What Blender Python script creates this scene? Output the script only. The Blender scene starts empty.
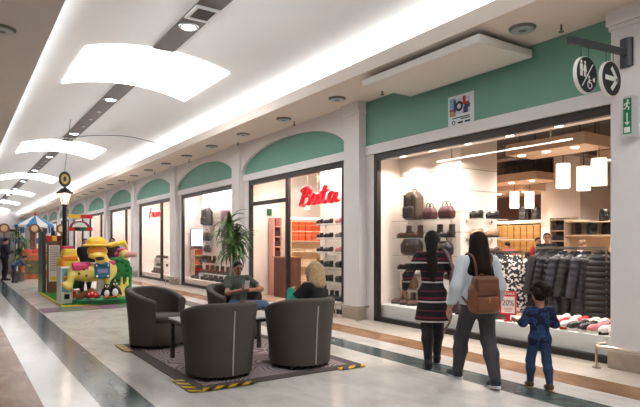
import bpy, bmesh, math, random
import numpy as np
from mathutils import Vector, Matrix
random.seed(7)
SC = bpy.context.scene
COL = SC.collection
PI = math.pi
ORD = ['first', 'second', 'third', 'fourth', 'fifth', 'sixth', 'seventh', 'eighth', 'ninth', 'tenth', 'eleventh', 'twelfth',
       'thirteenth', 'fourteenth', 'fifteenth', 'sixteenth', 'seventeenth', 'eighteenth', 'nineteenth', 'twentieth']

# ------------------------------------------------------------------ materials
def lin(c):
    def f(x):
        x = x / 255.0
        return x / 12.92 if x <= 0.04045 else ((x + 0.055) / 1.055) ** 2.4
    return (f(c[0]), f(c[1]), f(c[2]), 1.0)

MATS = {}
def nodes_of(m):
    m.use_nodes = True
    return m.node_tree.nodes, m.node_tree.links

def mat(name, col, rough=0.5, metal=0.0, emit=0.0, ecol=None, noise=None, bump=None, sheen=0.0, spec=0.5, coat=0.0):
    """principled material; noise=(scale, amount) mottles the colour, bump=(scale, strength)"""
    if name in MATS:
        return MATS[name]
    m = bpy.data.materials.new(name)
    n, l = nodes_of(m)
    b = n['Principled BSDF']
    c = lin(col)
    b.inputs['Base Color'].default_value = c
    b.inputs['Roughness'].default_value = rough
    b.inputs['Metallic'].default_value = metal
    b.inputs['Specular IOR Level'].default_value = spec
    b.inputs['Coat Weight'].default_value = coat
    if sheen:
        b.inputs['Sheen Weight'].default_value = sheen
    if emit:
        b.inputs['Emission Color'].default_value = lin(ecol or col)
        b.inputs['Emission Strength'].default_value = emit
    if noise or bump:
        tc = n.new('ShaderNodeTexCoord')
        if noise:
            t = n.new('ShaderNodeTexNoise'); t.inputs['Scale'].default_value = noise[0]; t.inputs['Detail'].default_value = 4
            l.new(tc.outputs['Object'], t.inputs['Vector'])
            r = n.new('ShaderNodeValToRGB')
            a = noise[1]
            r.color_ramp.elements[0].position = 0.3; r.color_ramp.elements[1].position = 0.7
            r.color_ramp.elements[0].color = tuple(max(0, x * (1 - a)) for x in c[:3]) + (1,)
            r.color_ramp.elements[1].color = tuple(min(1, x * (1 + a)) for x in c[:3]) + (1,)
            l.new(t.outputs['Fac'], r.inputs['Fac']); l.new(r.outputs['Color'], b.inputs['Base Color'])
        if bump:
            t2 = n.new('ShaderNodeTexNoise'); t2.inputs['Scale'].default_value = bump[0]; t2.inputs['Detail'].default_value = 3
            l.new(tc.outputs['Object'], t2.inputs['Vector'])
            bp = n.new('ShaderNodeBump'); bp.inputs['Strength'].default_value = bump[1]; bp.inputs['Distance'].default_value = 0.01
            l.new(t2.outputs['Fac'], bp.inputs['Height']); l.new(bp.outputs['Normal'], b.inputs['Normal'])
    MATS[name] = m
    return m

def ramp_mat(name, build, rough=0.5, bump=0.0, spec=0.5):
    """build(nodes, links) returns (colour socket, height socket or None)"""
    if name in MATS:
        return MATS[name]
    m = bpy.data.materials.new(name)
    n, l = nodes_of(m)
    b = n['Principled BSDF']
    b.inputs['Roughness'].default_value = rough
    b.inputs['Specular IOR Level'].default_value = spec
    c, h = build(n, l)
    l.new(c, b.inputs['Base Color'])
    if h is not None and bump:
        bp = n.new('ShaderNodeBump'); bp.inputs['Strength'].default_value = bump; bp.inputs['Distance'].default_value = 0.01
        l.new(h, bp.inputs['Height']); l.new(bp.outputs['Normal'], b.inputs['Normal'])
    MATS[name] = m
    return m

def set_ramp(r, stops, interp='LINEAR'):
    cr = r.color_ramp
    cr.interpolation = interp
    while len(cr.elements) > len(stops):
        cr.elements.remove(cr.elements[-1])
    while len(cr.elements) < len(stops):
        cr.elements.new(0.5)
    for e, (p, c) in zip(cr.elements, stops):
        e.position = p; e.color = lin(c)

def marble(name, stops, rough, scale=1.2, tile=0.6, seed=0.0, grout=(0.9), spec=0.5):
    def build(n, l):
        tc = n.new('ShaderNodeTexCoord')
        mp = n.new('ShaderNodeMapping'); mp.inputs['Location'].default_value = (seed, seed * 2, 0); mp.inputs['Scale'].default_value = (1.6, 0.8, 1)
        mp.inputs['Rotation'].default_value = (0, 0, 0.5)
        l.new(tc.outputs['Object'], mp.inputs['Vector'])
        t = n.new('ShaderNodeTexNoise'); t.inputs['Scale'].default_value = scale; t.inputs['Detail'].default_value = 9
        t.inputs['Roughness'].default_value = 0.62; t.inputs['Distortion'].default_value = 1.1
        l.new(mp.outputs['Vector'], t.inputs['Vector'])
        r = n.new('ShaderNodeValToRGB'); set_ramp(r, stops)
        l.new(t.outputs['Fac'], r.inputs['Fac'])
        br = n.new('ShaderNodeTexBrick'); br.inputs['Scale'].default_value = 1.0
        br.offset = 0.0
        br.inputs['Brick Width'].default_value = tile; br.inputs['Row Height'].default_value = tile
        br.inputs['Mortar Size'].default_value = 0.004; br.inputs['Mortar Smooth'].default_value = 0.1
        br.inputs['Color1'].default_value = (1, 1, 1, 1); br.inputs['Color2'].default_value = (0.93, 0.93, 0.93, 1)
        br.inputs['Mortar'].default_value = (grout, grout, grout, 1)
        l.new(tc.outputs['Object'], br.inputs['Vector'])
        mx = n.new('ShaderNodeMix'); mx.data_type = 'RGBA'; mx.blend_type = 'MULTIPLY'; mx.inputs['Factor'].default_value = 1
        l.new(r.outputs['Color'], mx.inputs[6]); l.new(br.outputs['Color'], mx.inputs[7])
        return mx.outputs[2], None
    m = ramp_mat(name, build, rough, spec=spec * .5)
    return m

def glass_mat(name, tint=(1, 1, 1, 1)):
    if name in MATS:
        return MATS[name]
    m = bpy.data.materials.new(name)
    n, l = nodes_of(m)
    n.remove(n['Principled BSDF'])
    out = n['Material Output']
    tr = n.new('ShaderNodeBsdfTransparent'); tr.inputs['Color'].default_value = tint
    gl = n.new('ShaderNodeBsdfGlossy'); gl.inputs['Roughness'].default_value = 0.01
    lw = n.new('ShaderNodeLayerWeight'); lw.inputs['Blend'].default_value = 0.5       # facing = 1 - |cos|
    pw = n.new('ShaderNodeMath'); pw.operation = 'POWER'; pw.inputs[1].default_value = 5.0; l.new(lw.outputs['Facing'], pw.inputs[0])
    fr = n.new('ShaderNodeMapRange'); fr.inputs['To Min'].default_value = 0.02; fr.inputs['To Max'].default_value = 0.85; l.new(pw.outputs[0], fr.inputs['Value'])
    mx = n.new('ShaderNodeMixShader')
    l.new(fr.outputs['Result'], mx.inputs['Fac']); l.new(tr.outputs[0], mx.inputs[1]); l.new(gl.outputs[0], mx.inputs[2])
    l.new(mx.outputs[0], out.inputs['Surface'])
    MATS[name] = m
    return m

# ------------------------------------------------------------------ mesh builder
def frame_of(d):
    d = Vector(d).normalized()
    up = Vector((0, 0, 1)) if abs(d.z) < 0.95 else Vector((0, 1, 0))
    x = up.cross(d).normalized()
    return x, d.cross(x), d

class MB:
    def __init__(s):
        s.v, s.f, s.m, s.cur = [], [], [], 0
    def add(s, vs, fs, m=None):
        b = len(s.v); s.v += [tuple(p) for p in vs]
        s.f += [tuple(i + b for i in f) for f in fs]
        s.m += [s.cur if m is None else m] * len(fs)
        return s
    def box(s, x0, x1, y0, y1, z0, z1, m=None):
        return s.add([(x0, y0, z0), (x1, y0, z0), (x1, y1, z0), (x0, y1, z0), (x0, y0, z1), (x1, y0, z1), (x1, y1, z1), (x0, y1, z1)],
                     [(0, 3, 2, 1), (4, 5, 6, 7), (0, 1, 5, 4), (1, 2, 6, 5), (2, 3, 7, 6), (3, 0, 4, 7)], m)
    def bar(s, a, b, w, h, m=None):
        a, b = Vector(a), Vector(b); x, y, d = frame_of(b - a)
        P = []
        for c in (a, b):
            for sx, sy in ((-1, -1), (1, -1), (1, 1), (-1, 1)):
                P.append(c + x * sx * w / 2 + y * sy * h / 2)
        return s.add(P, [(3, 2, 1, 0), (4, 5, 6, 7), (0, 1, 5, 4), (1, 2, 6, 5), (2, 3, 7, 6), (3, 0, 4, 7)], m)
    def tube(s, pts, r, n=8, m=None, closed=False, cap=True):
        pts = [Vector(p) for p in pts]; k = len(pts)
        rs = r if isinstance(r, (list, tuple)) else [r] * k
        P, F = [], []
        x = None
        for i, p in enumerate(pts):
            if closed:
                d = (pts[(i + 1) % k] - pts[i - 1]).normalized()
            else:
                d = (pts[min(i + 1, k - 1)] - pts[max(i - 1, 0)]).normalized()
            if x is None:
                x = frame_of(d)[0]
            x = (x - d * x.dot(d))
            x = x.normalized() if x.length > 1e-6 else frame_of(d)[0]
            y = d.cross(x)
            for j in range(n):
                a = 2 * PI * j / n
                P.append(p + (x * math.cos(a) + y * math.sin(a)) * rs[i])
        for i in range(k if closed else k - 1):
            i2 = (i + 1) % k
            for j in range(n):
                j2 = (j + 1) % n
                F.append((i * n + j, i * n + j2, i2 * n + j2, i2 * n + j))
        if cap and not closed:
            F.append(tuple(range(n - 1, -1, -1))); F.append(tuple((k - 1) * n + j for j in range(n)))
        return s.add(P, F, m)
    def cyl(s, a, b, ra, rb=None, n=16, m=None):
        return s.tube([a, b], [ra, ra if rb is None else rb], n, m)
    def lathe(s, prof, c=(0, 0, 0), n=24, m=None, a0=0.0, a1=2 * PI, sx=1.0, sy=1.0):
        full = abs(a1 - a0 - 2 * PI) < 1e-6
        k = n if full else n + 1
        P, F = [], []
        for r, z in prof:
            for j in range(k):
                a = a0 + (a1 - a0) * j / n
                P.append((c[0] + r * math.cos(a) * sx, c[1] + r * math.sin(a) * sy, c[2] + z))
        for i in range(len(prof) - 1):
            for j in range(n):
                j2 = (j + 1) % k
                F.append((i * k + j, i * k + j2, (i + 1) * k + j2, (i + 1) * k + j))
        if full:
            F.append(tuple(range(k - 1, -1, -1))); F.append(tuple((len(prof) - 1) * k + j for j in range(k)))
        return s.add(P, F, m)
    def ell(s, c, r, nu=16, nv=10, m=None, R=None):
        P, F = [], []
        c = Vector(c)
        def q(v):
            v = Vector(v)
            return c + (R @ v if R else v)
        P.append(q((0, 0, -r[2])))
        for i in range(1, nv):
            t = -PI / 2 + PI * i / nv
            for j in range(nu):
                a = 2 * PI * j / nu
                P.append(q((r[0] * math.cos(t) * math.cos(a), r[1] * math.cos(t) * math.sin(a), r[2] * math.sin(t))))
        P.append(q((0, 0, r[2])))
        for j in range(nu):
            j2 = (j + 1) % nu
            F.append((0, 1 + j2, 1 + j))
            for i in range(nv - 2):
                F.append((1 + i * nu + j, 1 + i * nu + j2, 1 + (i + 1) * nu + j2, 1 + (i + 1) * nu + j))
            F.append((1 + (nv - 2) * nu + j, 1 + (nv - 2) * nu + j2, len(P) - 1))
        return s.add(P, F, m)
    def prism(s, poly, f0, f1, m=None):
        """poly = 2D points; f0, f1 map (u, v) to the two faces"""
        k = len(poly)
        P = [f0(*p) for p in poly] + [f1(*p) for p in poly]
        F = [tuple(range(k - 1, -1, -1)), tuple(range(k, 2 * k))] + [(i, (i + 1) % k, k + (i + 1) % k, k + i) for i in range(k)]
        return s.add(P, F, m)
    def loft(s, secs, n=20, m=None, p=2.0):
        """secs = (cx, cy, z, a, b): superellipse rings stacked in z"""
        P, F = [], []
        for cx, cy, z, a, b in secs:
            for j in range(n):
                t = 2 * PI * j / n
                ct, st = math.cos(t), math.sin(t)
                P.append((cx + a * math.copysign(abs(ct) ** (2 / p), ct), cy + b * math.copysign(abs(st) ** (2 / p), st), z))
        for i in range(len(secs) - 1):
            for j in range(n):
                F.append((i * n + j, i * n + (j + 1) % n, (i + 1) * n + (j + 1) % n, (i + 1) * n + j))
        F.append(tuple(range(n - 1, -1, -1))); F.append(tuple((len(secs) - 1) * n + j for j in range(n)))
        return s.add(P, F, m)
    def move(s, M):
        s.v = [tuple(M @ Vector(p)) for p in s.v]; return s
    def mesh(s, name, mats, smooth=None):
        me = bpy.data.meshes.new(name)
        me.from_pydata(s.v, [], s.f)
        for q in (mats if isinstance(mats, (list, tuple)) else [mats]):
            me.materials.append(q)
        me.polygons.foreach_set('material_index', s.m)
        bm = bmesh.new(); bm.from_mesh(me)
        bmesh.ops.recalc_face_normals(bm, faces=bm.faces)
        bm.to_mesh(me); bm.free()
        if smooth:
            me.polygons.foreach_set('use_smooth', [True] * len(me.polygons))
            me.set_sharp_from_angle(angle=math.radians(smooth))
        me.update()
        return me
    def build(s, name, mats, parent=None, smooth=None, bevel=0, seg=2):
        return link(name, s.mesh(name, mats, smooth), parent, bevel, seg)

def link(name, me, parent=None, bevel=0, seg=2):
    o = bpy.data.objects.new(name, me); COL.objects.link(o)
    if parent is not None:
        o.parent = parent
    if bevel:
        b = o.modifiers.new('bevel', 'BEVEL'); b.width = bevel; b.segments = seg; b.limit_method = 'ANGLE'; b.angle_limit = math.radians(40)
    return o

LABELS = {}
def tag(o, label, cat, group=None, kind=None):
    o['label'] = label; o['category'] = cat
    if group: o['group'] = group
    if kind: o['kind'] = kind
    return o
def empty(name, loc=(0, 0, 0), rz=0.0, label=None, cat=None, group=None):
    o = bpy.data.objects.new(name, None); COL.objects.link(o)
    o.location = loc; o.rotation_euler = (0, 0, rz); o.empty_display_size = 0.1
    if label: tag(o, label, cat, group)
    return o
def struct(o, label=None, cat=None):
    o['kind'] = 'structure'
    if label: o['label'] = label; o['category'] = cat or 'structure'
    return o

class Kit:
    """a thing built once: parts = (name, mesh or None, index of parent part)"""
    def __init__(s, name): s.name, s.parts = name, []
    def add(s, name, me, parent=0): s.parts.append((name, me, parent)); return len(s.parts) - 1
    def place(s, loc, rz=0.0, sc=1.0, label=None, cat=None, group=None, rx=0.0, ry=0.0, small=False):
        out = []
        for i, (n, me, p) in enumerate(s.parts):
            o = bpy.data.objects.new(s.name if i == 0 else n, me); COL.objects.link(o)
            if i == 0:
                o.location = loc; o.rotation_euler = (rx, ry, rz); o.scale = (sc, sc, sc) if not isinstance(sc, tuple) else sc
                tag(o, label, cat, group)
            else:
                o.parent = out[p]
            out.append(o)
        return out[0]

# ------------------------------------------------------------------ rounded forms: a distance field turned into a mesh
def cap(a, b, ra, rb=None, m=0): return ('c', np.array(a, float), np.array(b, float), ra, ra if rb is None else rb, m)
def ell(c, r, m=0, R=None): return ('e', np.array(c, float), np.array(r, float), R, 0, m)
def rbox(c, h, rr, m=0, R=None): return ('b', np.array(c, float), np.array(h, float), R, rr, m)

def pdist(pr, P):
    if pr[0] == 'c':
        a, b = pr[1], pr[2]; ab = b - a; L = float(ab @ ab) + 1e-12
        t = np.clip(((P - a) @ ab) / L, 0, 1)
        q = P - a - t[..., None] * ab
        return np.sqrt((q * q).sum(-1)) - (pr[3] + (pr[4] - pr[3]) * t)
    q = P - pr[1]
    if pr[3] is not None:
        q = q @ np.array(pr[3])          # rotate into the local frame
    if pr[0] == 'e':
        r = pr[2]
        k0 = np.sqrt(((q / r) ** 2).sum(-1)); k1 = np.sqrt(((q / (r * r)) ** 2).sum(-1)) + 1e-9
        return k0 * (k0 - 1) / k1
    d = np.abs(q) - (pr[2] - pr[4])
    return np.sqrt((np.maximum(d, 0) ** 2).sum(-1)) + np.minimum(d.max(-1), 0) - pr[4]

def pbound(pr):
    if pr[0] == 'c':
        return np.minimum(pr[1] - pr[3], pr[2] - pr[4]), np.maximum(pr[1] + pr[3], pr[2] + pr[4])
    e = np.full(3, np.linalg.norm(pr[2])) if pr[3] is not None else pr[2]
    return pr[1] - e, pr[1] + e

def blob(prims, vox, k=0.03, cuts=(), minus=()):
    """smooth union of prims, kept on the negative side of each cut (point, normal), less the minus prims -> (verts, faces, mats)"""
    lo = np.min([pbound(p)[0] for p in prims], axis=0) - 2.5 * vox
    hi = np.max([pbound(p)[1] for p in prims], axis=0) + 2.5 * vox
    n = np.maximum(np.ceil((hi - lo) / vox).astype(int) + 1, 4)
    ax = [lo[i] + np.arange(n[i]) * vox for i in range(3)]
    P = np.stack(np.meshgrid(*ax, indexing='ij'), -1)
    D = None
    for p in prims:
        d = pdist(p, P)
        if D is None: D = d
        elif k > 0:
            h = np.maximum(k - np.abs(D - d), 0) / k
            D = np.minimum(D, d) - h * h * k * 0.25
        else: D = np.minimum(D, d)
    for q, nn in cuts:
        nn = np.array(nn, float); nn /= np.linalg.norm(nn)
        D = np.maximum(D, (P - np.array(q, float)) @ nn)
    for p in minus:
        D = np.maximum(D, -pdist(p, P))
    D[0], D[-1], D[:, 0], D[:, -1], D[:, :, 0], D[:, :, -1] = (np.maximum(x, vox) for x in (D[0], D[-1], D[:, 0], D[:, -1], D[:, :, 0], D[:, :, -1]))
    S = D < 0
    nx, ny, nz = n
    acc = np.zeros((nx - 1, ny - 1, nz - 1, 3)); cnt = np.zeros((nx - 1, ny - 1, nz - 1))
    offs = [(i, j, kk) for i in (0, 1) for j in (0, 1) for kk in (0, 1)]
    sl = lambda A, o: A[o[0]:nx - 1 + o[0], o[1]:ny - 1 + o[1], o[2]:nz - 1 + o[2]]
    for o in offs:
        for a in range(3):
            if o[a] == 0:
                o2 = list(o); o2[a] = 1
                d0, d1 = sl(D, o), sl(D, o2)
                x = (d0 < 0) != (d1 < 0)
                t = np.where(x, d0 / np.where(x, d0 - d1, 1), 0)
                for b in range(3):
                    acc[..., b] += np.where(x, o[b] + (t if b == a else 0), 0)
                cnt += x
    act = cnt > 0
    idx = -np.ones(act.shape, int); idx[act] = np.arange(act.sum())
    I = np.argwhere(act)
    V = (I + acc[act] / cnt[act][:, None]) * vox + lo
    F = []
    for a in range(3):
        o2 = [0, 0, 0]; o2[a] = 1
        s0 = S[:nx - o2[0], :ny - o2[1], :nz - o2[2]]; s1 = S[o2[0]:, o2[1]:, o2[2]:]
        e = np.argwhere(s0 != s1)
        b, c = (a + 1) % 3, (a + 2) % 3
        ok = (e[:, b] > 0) & (e[:, c] > 0) & (e[:, b] < n[b] - 1) & (e[:, c] < n[c] - 1)
        e = e[ok]
        if not len(e): continue
        flip = ~s0[tuple(e.T)]
        def g(db, dc):
            q = e.copy(); q[:, b] -= db; q[:, c] -= dc
            return idx[tuple(q.T)]
        Q = np.stack([g(1, 1), g(0, 1), g(0, 0), g(1, 0)], 1)
        Q[flip] = Q[flip][:, ::-1]
        F.append(Q)
    F = np.concatenate(F)
    c0 = V.mean(0); T = V[F] - c0
    if np.einsum('ij,ij->i', T[:, 0], np.cross(T[:, 1], T[:, 2])).sum() < 0:
        F = F[:, ::-1]
    mi = None
    if len({p[5] for p in prims}) > 1:
        C = V[F].mean(1)
        dd = np.stack([pdist(p, C) for p in prims], 1)
        mi = np.array([p[5] for p in prims])[dd.argmin(1)]
    else:
        mi = np.full(len(F), prims[0][5])
    return V, F, mi

def bmesh_of(name, mats, *blobs):
    """one mesh from one or more blob() results, smooth shaded"""
    Vs, Fs, Ms, b = [], [], [], 0
    for V, F, M in blobs:
        Vs.append(V); Fs.append(F + b); Ms.append(M); b += len(V)
    V = np.concatenate(Vs); F = np.concatenate(Fs); M = np.concatenate(Ms)
    me = bpy.data.meshes.new(name)
    me.from_pydata(V.tolist(), [], F.tolist())
    for q in (mats if isinstance(mats, (list, tuple)) else [mats]):
        me.materials.append(q)
    me.polygons.foreach_set('material_index', M.astype(int).tolist())
    me.polygons.foreach_set('use_smooth', [True] * len(me.polygons))
    me.update()
    return me

def spline(pts, n=6):
    """Catmull-Rom through pts"""
    pts = [Vector(p) for p in pts]; out = []
    q = [pts[0] * 2 - pts[1]] + pts + [pts[-1] * 2 - pts[-2]]
    for i in range(1, len(q) - 2):
        for j in range(n):
            t = j / n
            a, b, c, d = q[i - 1], q[i], q[i + 1], q[i + 2]
            out.append(0.5 * ((2 * b) + (c - a) * t + (2 * a - 5 * b + 4 * c - d) * t * t + (3 * b - a - 3 * c + d) * t ** 3))
    out.append(pts[-1])
    return out
def rotz(a): return Matrix.Rotation(a, 3, 'Z')
# ================================================================== the mall itself
H = 1.55                                   # eye height
XF, XW, XL = 6.77, 6.95, -0.60             # pillar face, shop-front wall, left wall
ZS = 4.41                                  # underside of the side soffits
CX = 3.39                                  # middle of the vault
PC = [3.43 + 5.635 * k for k in range(-2, 12)]      # pillar centres along the mall
YN, YE = -9.0, 70.0
WHITE = mat('white_paint', (230, 226, 226), 0.6, noise=(1.5, 0.03))
CEILW = mat('ceiling_paint', (226, 222, 218), 0.7, noise=(0.8, 0.02))
SOFLIT = mat('soffit_warm_light_tint', (232, 220, 210), 0.7, noise=(0.8, 0.02))  # right soffit only: warm light from the shops put into the ceiling colour
GREEN = mat('green_paint', (114, 166, 147), 0.6, noise=(2.0, 0.04))
DARKF = mat('dark_bronze_frame', (52, 46, 42), 0.4, metal=0.3)
GLASS = glass_mat('shop_glass')
STEEL = mat('brushed_steel', (190, 180, 168), 0.3, metal=1.0)
BLACK = mat('matte_black', (28, 27, 28), 0.5)
STONE = mat('plinth_stone', (176, 164, 148), 0.35, noise=(6, 0.12))

F_LIGHT = marble('floor_light_marble', [(0.25, (184, 178, 172)), (0.45, (214, 210, 206)), (0.6, (226, 222, 218)), (0.75, (202, 196, 192))], 0.17, 1.0, 0.6)
F_CREAM = marble('floor_cream_marble', [(0.25, (202, 186, 172)), (0.5, (226, 214, 202)), (0.75, (212, 200, 188))], 0.15, 1.0, 0.5, 3.0)
F_DARK = marble('floor_dark_marble', [(0.3, (54, 66, 68)), (0.5, (78, 92, 93)), (0.62, (98, 111, 110)), (0.7, (138, 148, 145))], 0.16, 1.6, 0.43, 5.0)
F_WHITE = marble('floor_white_marble', [(0.3, (200, 199, 196)), (0.6, (216, 215, 212)), (0.75, (206, 206, 205))], 0.17, 0.9, 0.45, 9.0)
F_BROWN = marble('floor_brown_marble', [(0.3, (122, 86, 60)), (0.5, (150, 112, 82)), (0.7, (174, 138, 108))], 0.26, 1.4, 0.5, 13.0, spec=.2)

def sheet(mb, x0, x1, y0, y1, z, m): mb.box(x0, x1, y0, y1, z - 0.06, z, m)
fl = MB()
edges = [(-0.62, 0.22, 1), (0.22, 0.69, 4), (0.69, 1.14, 3), (1.14, 1.57, 2), (1.57, 4.78, 0), (4.78, 5.18, 2), (5.18, 5.6, 0), (5.6, 6.1, 4), (6.1, 7.0, 1)]
edges[0] = (-0.62, 0.69, 4); del edges[1]
for x0, x1, m in edges:
    fl.add([(x0, YN, 0), (x1, YN, 0), (x1, YE + 3, 0), (x0, YE + 3, 0)], [(0, 1, 2, 3)], m)
    fl.add([(x0, YN, -0.1), (x1, YN, -0.1), (x1, YE + 3, -0.1), (x0, YE + 3, -0.1)], [(3, 2, 1, 0)], m)
struct(fl.build('floor', [F_LIGHT, F_CREAM, F_DARK, F_WHITE, F_BROWN]))

# ---- vaulted ceiling, soffits with cove lips
R_V, Z_V = 4.84, 5.37
def vz(x):                                 # vault: circular arc that flattens out over the coves
    d = abs(x - CX); a = Z_V - R_V + math.sqrt(R_V ** 2 - min(d, 3.2) ** 2); b = 4.88
    h = max(0.16 - abs(a - b), 0) / 0.16
    return max(a, b) + h * h * 0.16 * 0.25
v = MB(); N = 56
xs = [CX - 3.3 + 6.6 * i / N for i in range(N + 1)]
P = [(x, y, vz(x)) for y in (YN, YE) for x in xs] + [(x, y, vz(x) + 0.12) for y in (YN, YE) for x in xs]
k = N + 1
v.add(P, [(i, i + 1, k + i + 1, k + i) for i in range(N)] + [(2 * k + i, 3 * k + i, 3 * k + i + 1, 2 * k + i + 1) for i in range(N)])
struct(v.build('ceiling', [CEILW], smooth=60))
for nm, x0, x1, xl in (('trim_1', 5.70, 6.97, 5.70), ('trim_2', XL - 0.02, 1.07, 1.01)):
    m = MB(); o_ = x1 if nm == 'trim_1' else x0; i_ = x0 if nm == 'trim_1' else x1; sg = 1 if nm == 'trim_1' else -1
    P = [(i_, ZS), (i_, ZS + .225), (i_ + sg * .06, ZS + .225), (i_ + sg * .06, ZS + .05), (o_ - sg * .05, ZS + .05), (o_ - sg * .05, 4.95), (o_, 4.95), (o_, ZS)]
    m.prism(P, lambda u, v: (u, YN, v), lambda u, v: (u, YE, v))
    struct(m.build(nm, [SOFLIT if nm == 'trim_1' else CEILW]))

# ---- left wall (beside the camera) and the two ends
m = MB(); m.box(XL - 0.15, XL, YN, YE, 0, 4.6)
struct(m.build('wall_left', [mat('left_wall_taupe', (138, 130, 124), .6)]))
m = MB(); m.box(XL - 0.15, 7.1, YN - 0.15, YN, 0, 5.5)
struct(m.build('wall_back', [WHITE]))
m = MB(); m.box(XL - 0.15, 7.1, YE, YE + 0.15, 3.1, 5.5); m.box(XL - 0.15, 0.6, YE, YE + .15, 0, 3.1); m.box(5.9, 7.1, YE, YE + .15, 0, 3.1)
m.box(XL - .15, 7.1, YE + 3, YE + 3.1, 0, 3.2); m.box(XL - .15, 7.1, YE + .15, YE + 3, 3.1, 3.2)
struct(m.build('wall_end', [mat('end_wall', (176, 168, 172), 0.6)]))
e = empty('door_1', (3.2, YE + 0.2, 0)); struct(e)
g = MB(); g.box(-2.6, 2.7, -.03, .03, 0, 3.08)
g.build('door_panel', [mat('dark_purple_glass', (58, 44, 62), 0.2)], e)
g = MB()
for x in (-2.6, -1.3, 0, 1.3, 2.65): g.box(x - .05, x + .05, -.08, -.03, 0, 3.08)
g.build('door_frame', [DARKF], e)

# ---- shop-front wall on the right: bands, green panels, arches
bays = [(PC[i] + 0.26, PC[i + 1] - 0.26) for i in range(len(PC) - 1)]      # bays[2] is the big bright shop window
def arch_z(t): return 3.56 + 0.66 * max(0.0, 1 - abs(t) ** 2.15) ** 0.58
wb = MB(); gb = MB()
for i, (y0, y1) in enumerate(bays):
    wb.box(XW - 0.06, XW + 0.1, y0, y1, 3.32, 3.5, 0)                       # white band over the window
    wb.box(XW, XW + 0.1, y0, y0 + (0.25 if i != 2 else .1), 0, 3.32, 0); wb.box(XW, XW + 0.1, y1 - 0.25, y1, 0, 3.32, 0)
    wb.box(XW, XW + 0.1, y0 - .52, y0, 0, 4.6, 0)
    wb.box(XW, XW + 0.1, y0, y1, 3.5, 4.6, 1)
    if i not in (1, 2):
        ym, hl = (y0 + y1) / 2, (y1 - y0) / 2
        n = 28; pts = []
        for j in range(n + 1):
            t = -1 + 2 * j / n; t = math.copysign(1 - (1 - abs(t)) ** 1.8, t)
            pts.append((ym + t * hl, arch_z(t)))
        poly = [(y0, 3.5)] + pts + [(y1, 3.5), (y1, ZS + .02), (y0, ZS + .02)]
        # spandrel as quads between arch line and soffit
        for a, b in zip(pts[:-1], pts[1:]):
            x0, x1 = XW - 0.10, XW - 0.001
            V = [(x0, a[0], a[1]), (x0, b[0], b[1]), (x0, b[0], ZS + .02), (x0, a[0], ZS + .02),
                 (x1, a[0], a[1]), (x1, b[0], b[1]), (x1, b[0], ZS + .02), (x1, a[0], ZS + .02)]
            wb.add(V, [(0, 1, 2, 3), (0, 4, 5, 1), (4, 7, 6, 5)], 0)
wb.box(XW, XW + .1, PC[-1] - .3, YE, 0, 4.6, 0)
struct(wb.build('wall_right', [WHITE, GREEN]))

# ---- pillars with steel bumper rails
for i, yc in enumerate(PC):
    e = empty('pillar', (XF, yc, 0)); struct(e)
    m = MB(); m.box(0, .19, -.26, .26, 0, ZS + .02)
    m.box(-.05, .16, -.30, .30, ZS - 0.18, ZS + .01); m.box(-.02, .19, -.28, .28, ZS - 0.24, ZS - .18)
    m.build('shaft', [WHITE], e, bevel=0.008)
    m = MB(); m.box(-.03, .16, -.29, .29, 0, .22)
    m.build('plinth', [STONE], e, bevel=0.01)
    m = MB()
    path = [(.14, -.40, .27), (-.10, -.40, .27), (-.15, -.35, .27), (-.15, .35, .27), (-.10, .40, .27), (.14, .40, .27)]
    m.tube(path, .022, 8)
    for y in (-.37, .37):
        m.cyl((-.13, y, 0), (-.13, y, .26), .016, n=8); m.cyl((-.13, y, 0), (-.13, y, .012), .05, n=12)
    m.build('bumper_rail', [STEEL], e, smooth=40)

SKY_E = 3.4
# ---- luminous vault panels, dark service strips with their lamps
SKY = mat('luminous_panel', (255, 255, 255), 0.5, emit=SKY_E, ecol=(255, 253, 250))
PANY = [10.73 + 11.5 * i for i in range(-2, 6)]
for i, y0 in enumerate(PANY):
    x0, x1 = 1.98, 4.80; n = 16
    m = MB(); X = [x0 + (x1 - x0) * j / n for j in range(n + 1)]; y1 = y0 + 2.75
    P = [(x, y, vz(x) - dz) for dz in (.03, -.01) for y in (y0, y1) for x in X]; k = n + 1
    F = [(j, j + 1, k + j + 1, k + j) for j in range(n)] + [(2 * k + j, 3 * k + j, 3 * k + j + 1, 2 * k + j + 1) for j in range(n)]
    F += [(j, 2 * k + j, 2 * k + j + 1, j + 1) for j in range(n)] + [(k + j, k + j + 1, 3 * k + j + 1, 3 * k + j) for j in range(n)]
    F += [(0, k, 3 * k, 2 * k), (n, 2 * k + n, 3 * k + n, k + n)]
    m.add(P, F)
    o = m.build('luminous_ceiling_panel', [SKY], smooth=50)
    if i < 2: lab = 'curved white luminous ceiling panel above and behind the viewer, %s' % ('farther one' if i == 0 else 'nearer one')
    else: lab = 'curved white luminous panel in the vaulted ceiling, %s along the mall' % ['largest and nearest', 'second', 'third', 'fourth', 'fifth', 'farthest'][i - 2]
    tag(o, lab, 'ceiling light', 'luminous panels of the vault')
STRIP = mat('dark_service_strip', (86, 76, 70), 0.45, metal=0.2)
LAMP = mat('downlight_glow', (240, 246, 255), 0.4, emit=14.0, ecol=(225, 238, 255))
LAMPD = mat('downlight_glass', (205, 205, 200), 0.3)
RING = mat('lamp_ring', (200, 200, 205), 0.3, metal=0.8)
VENTM = mat('vent_white', (205, 200, 195), 0.5)
gaps = [(PANY[j] + 2.75, PANY[j + 1]) for j in range(len(PANY) - 1)] + [(PANY[-1] + 2.75, YE)]
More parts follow.
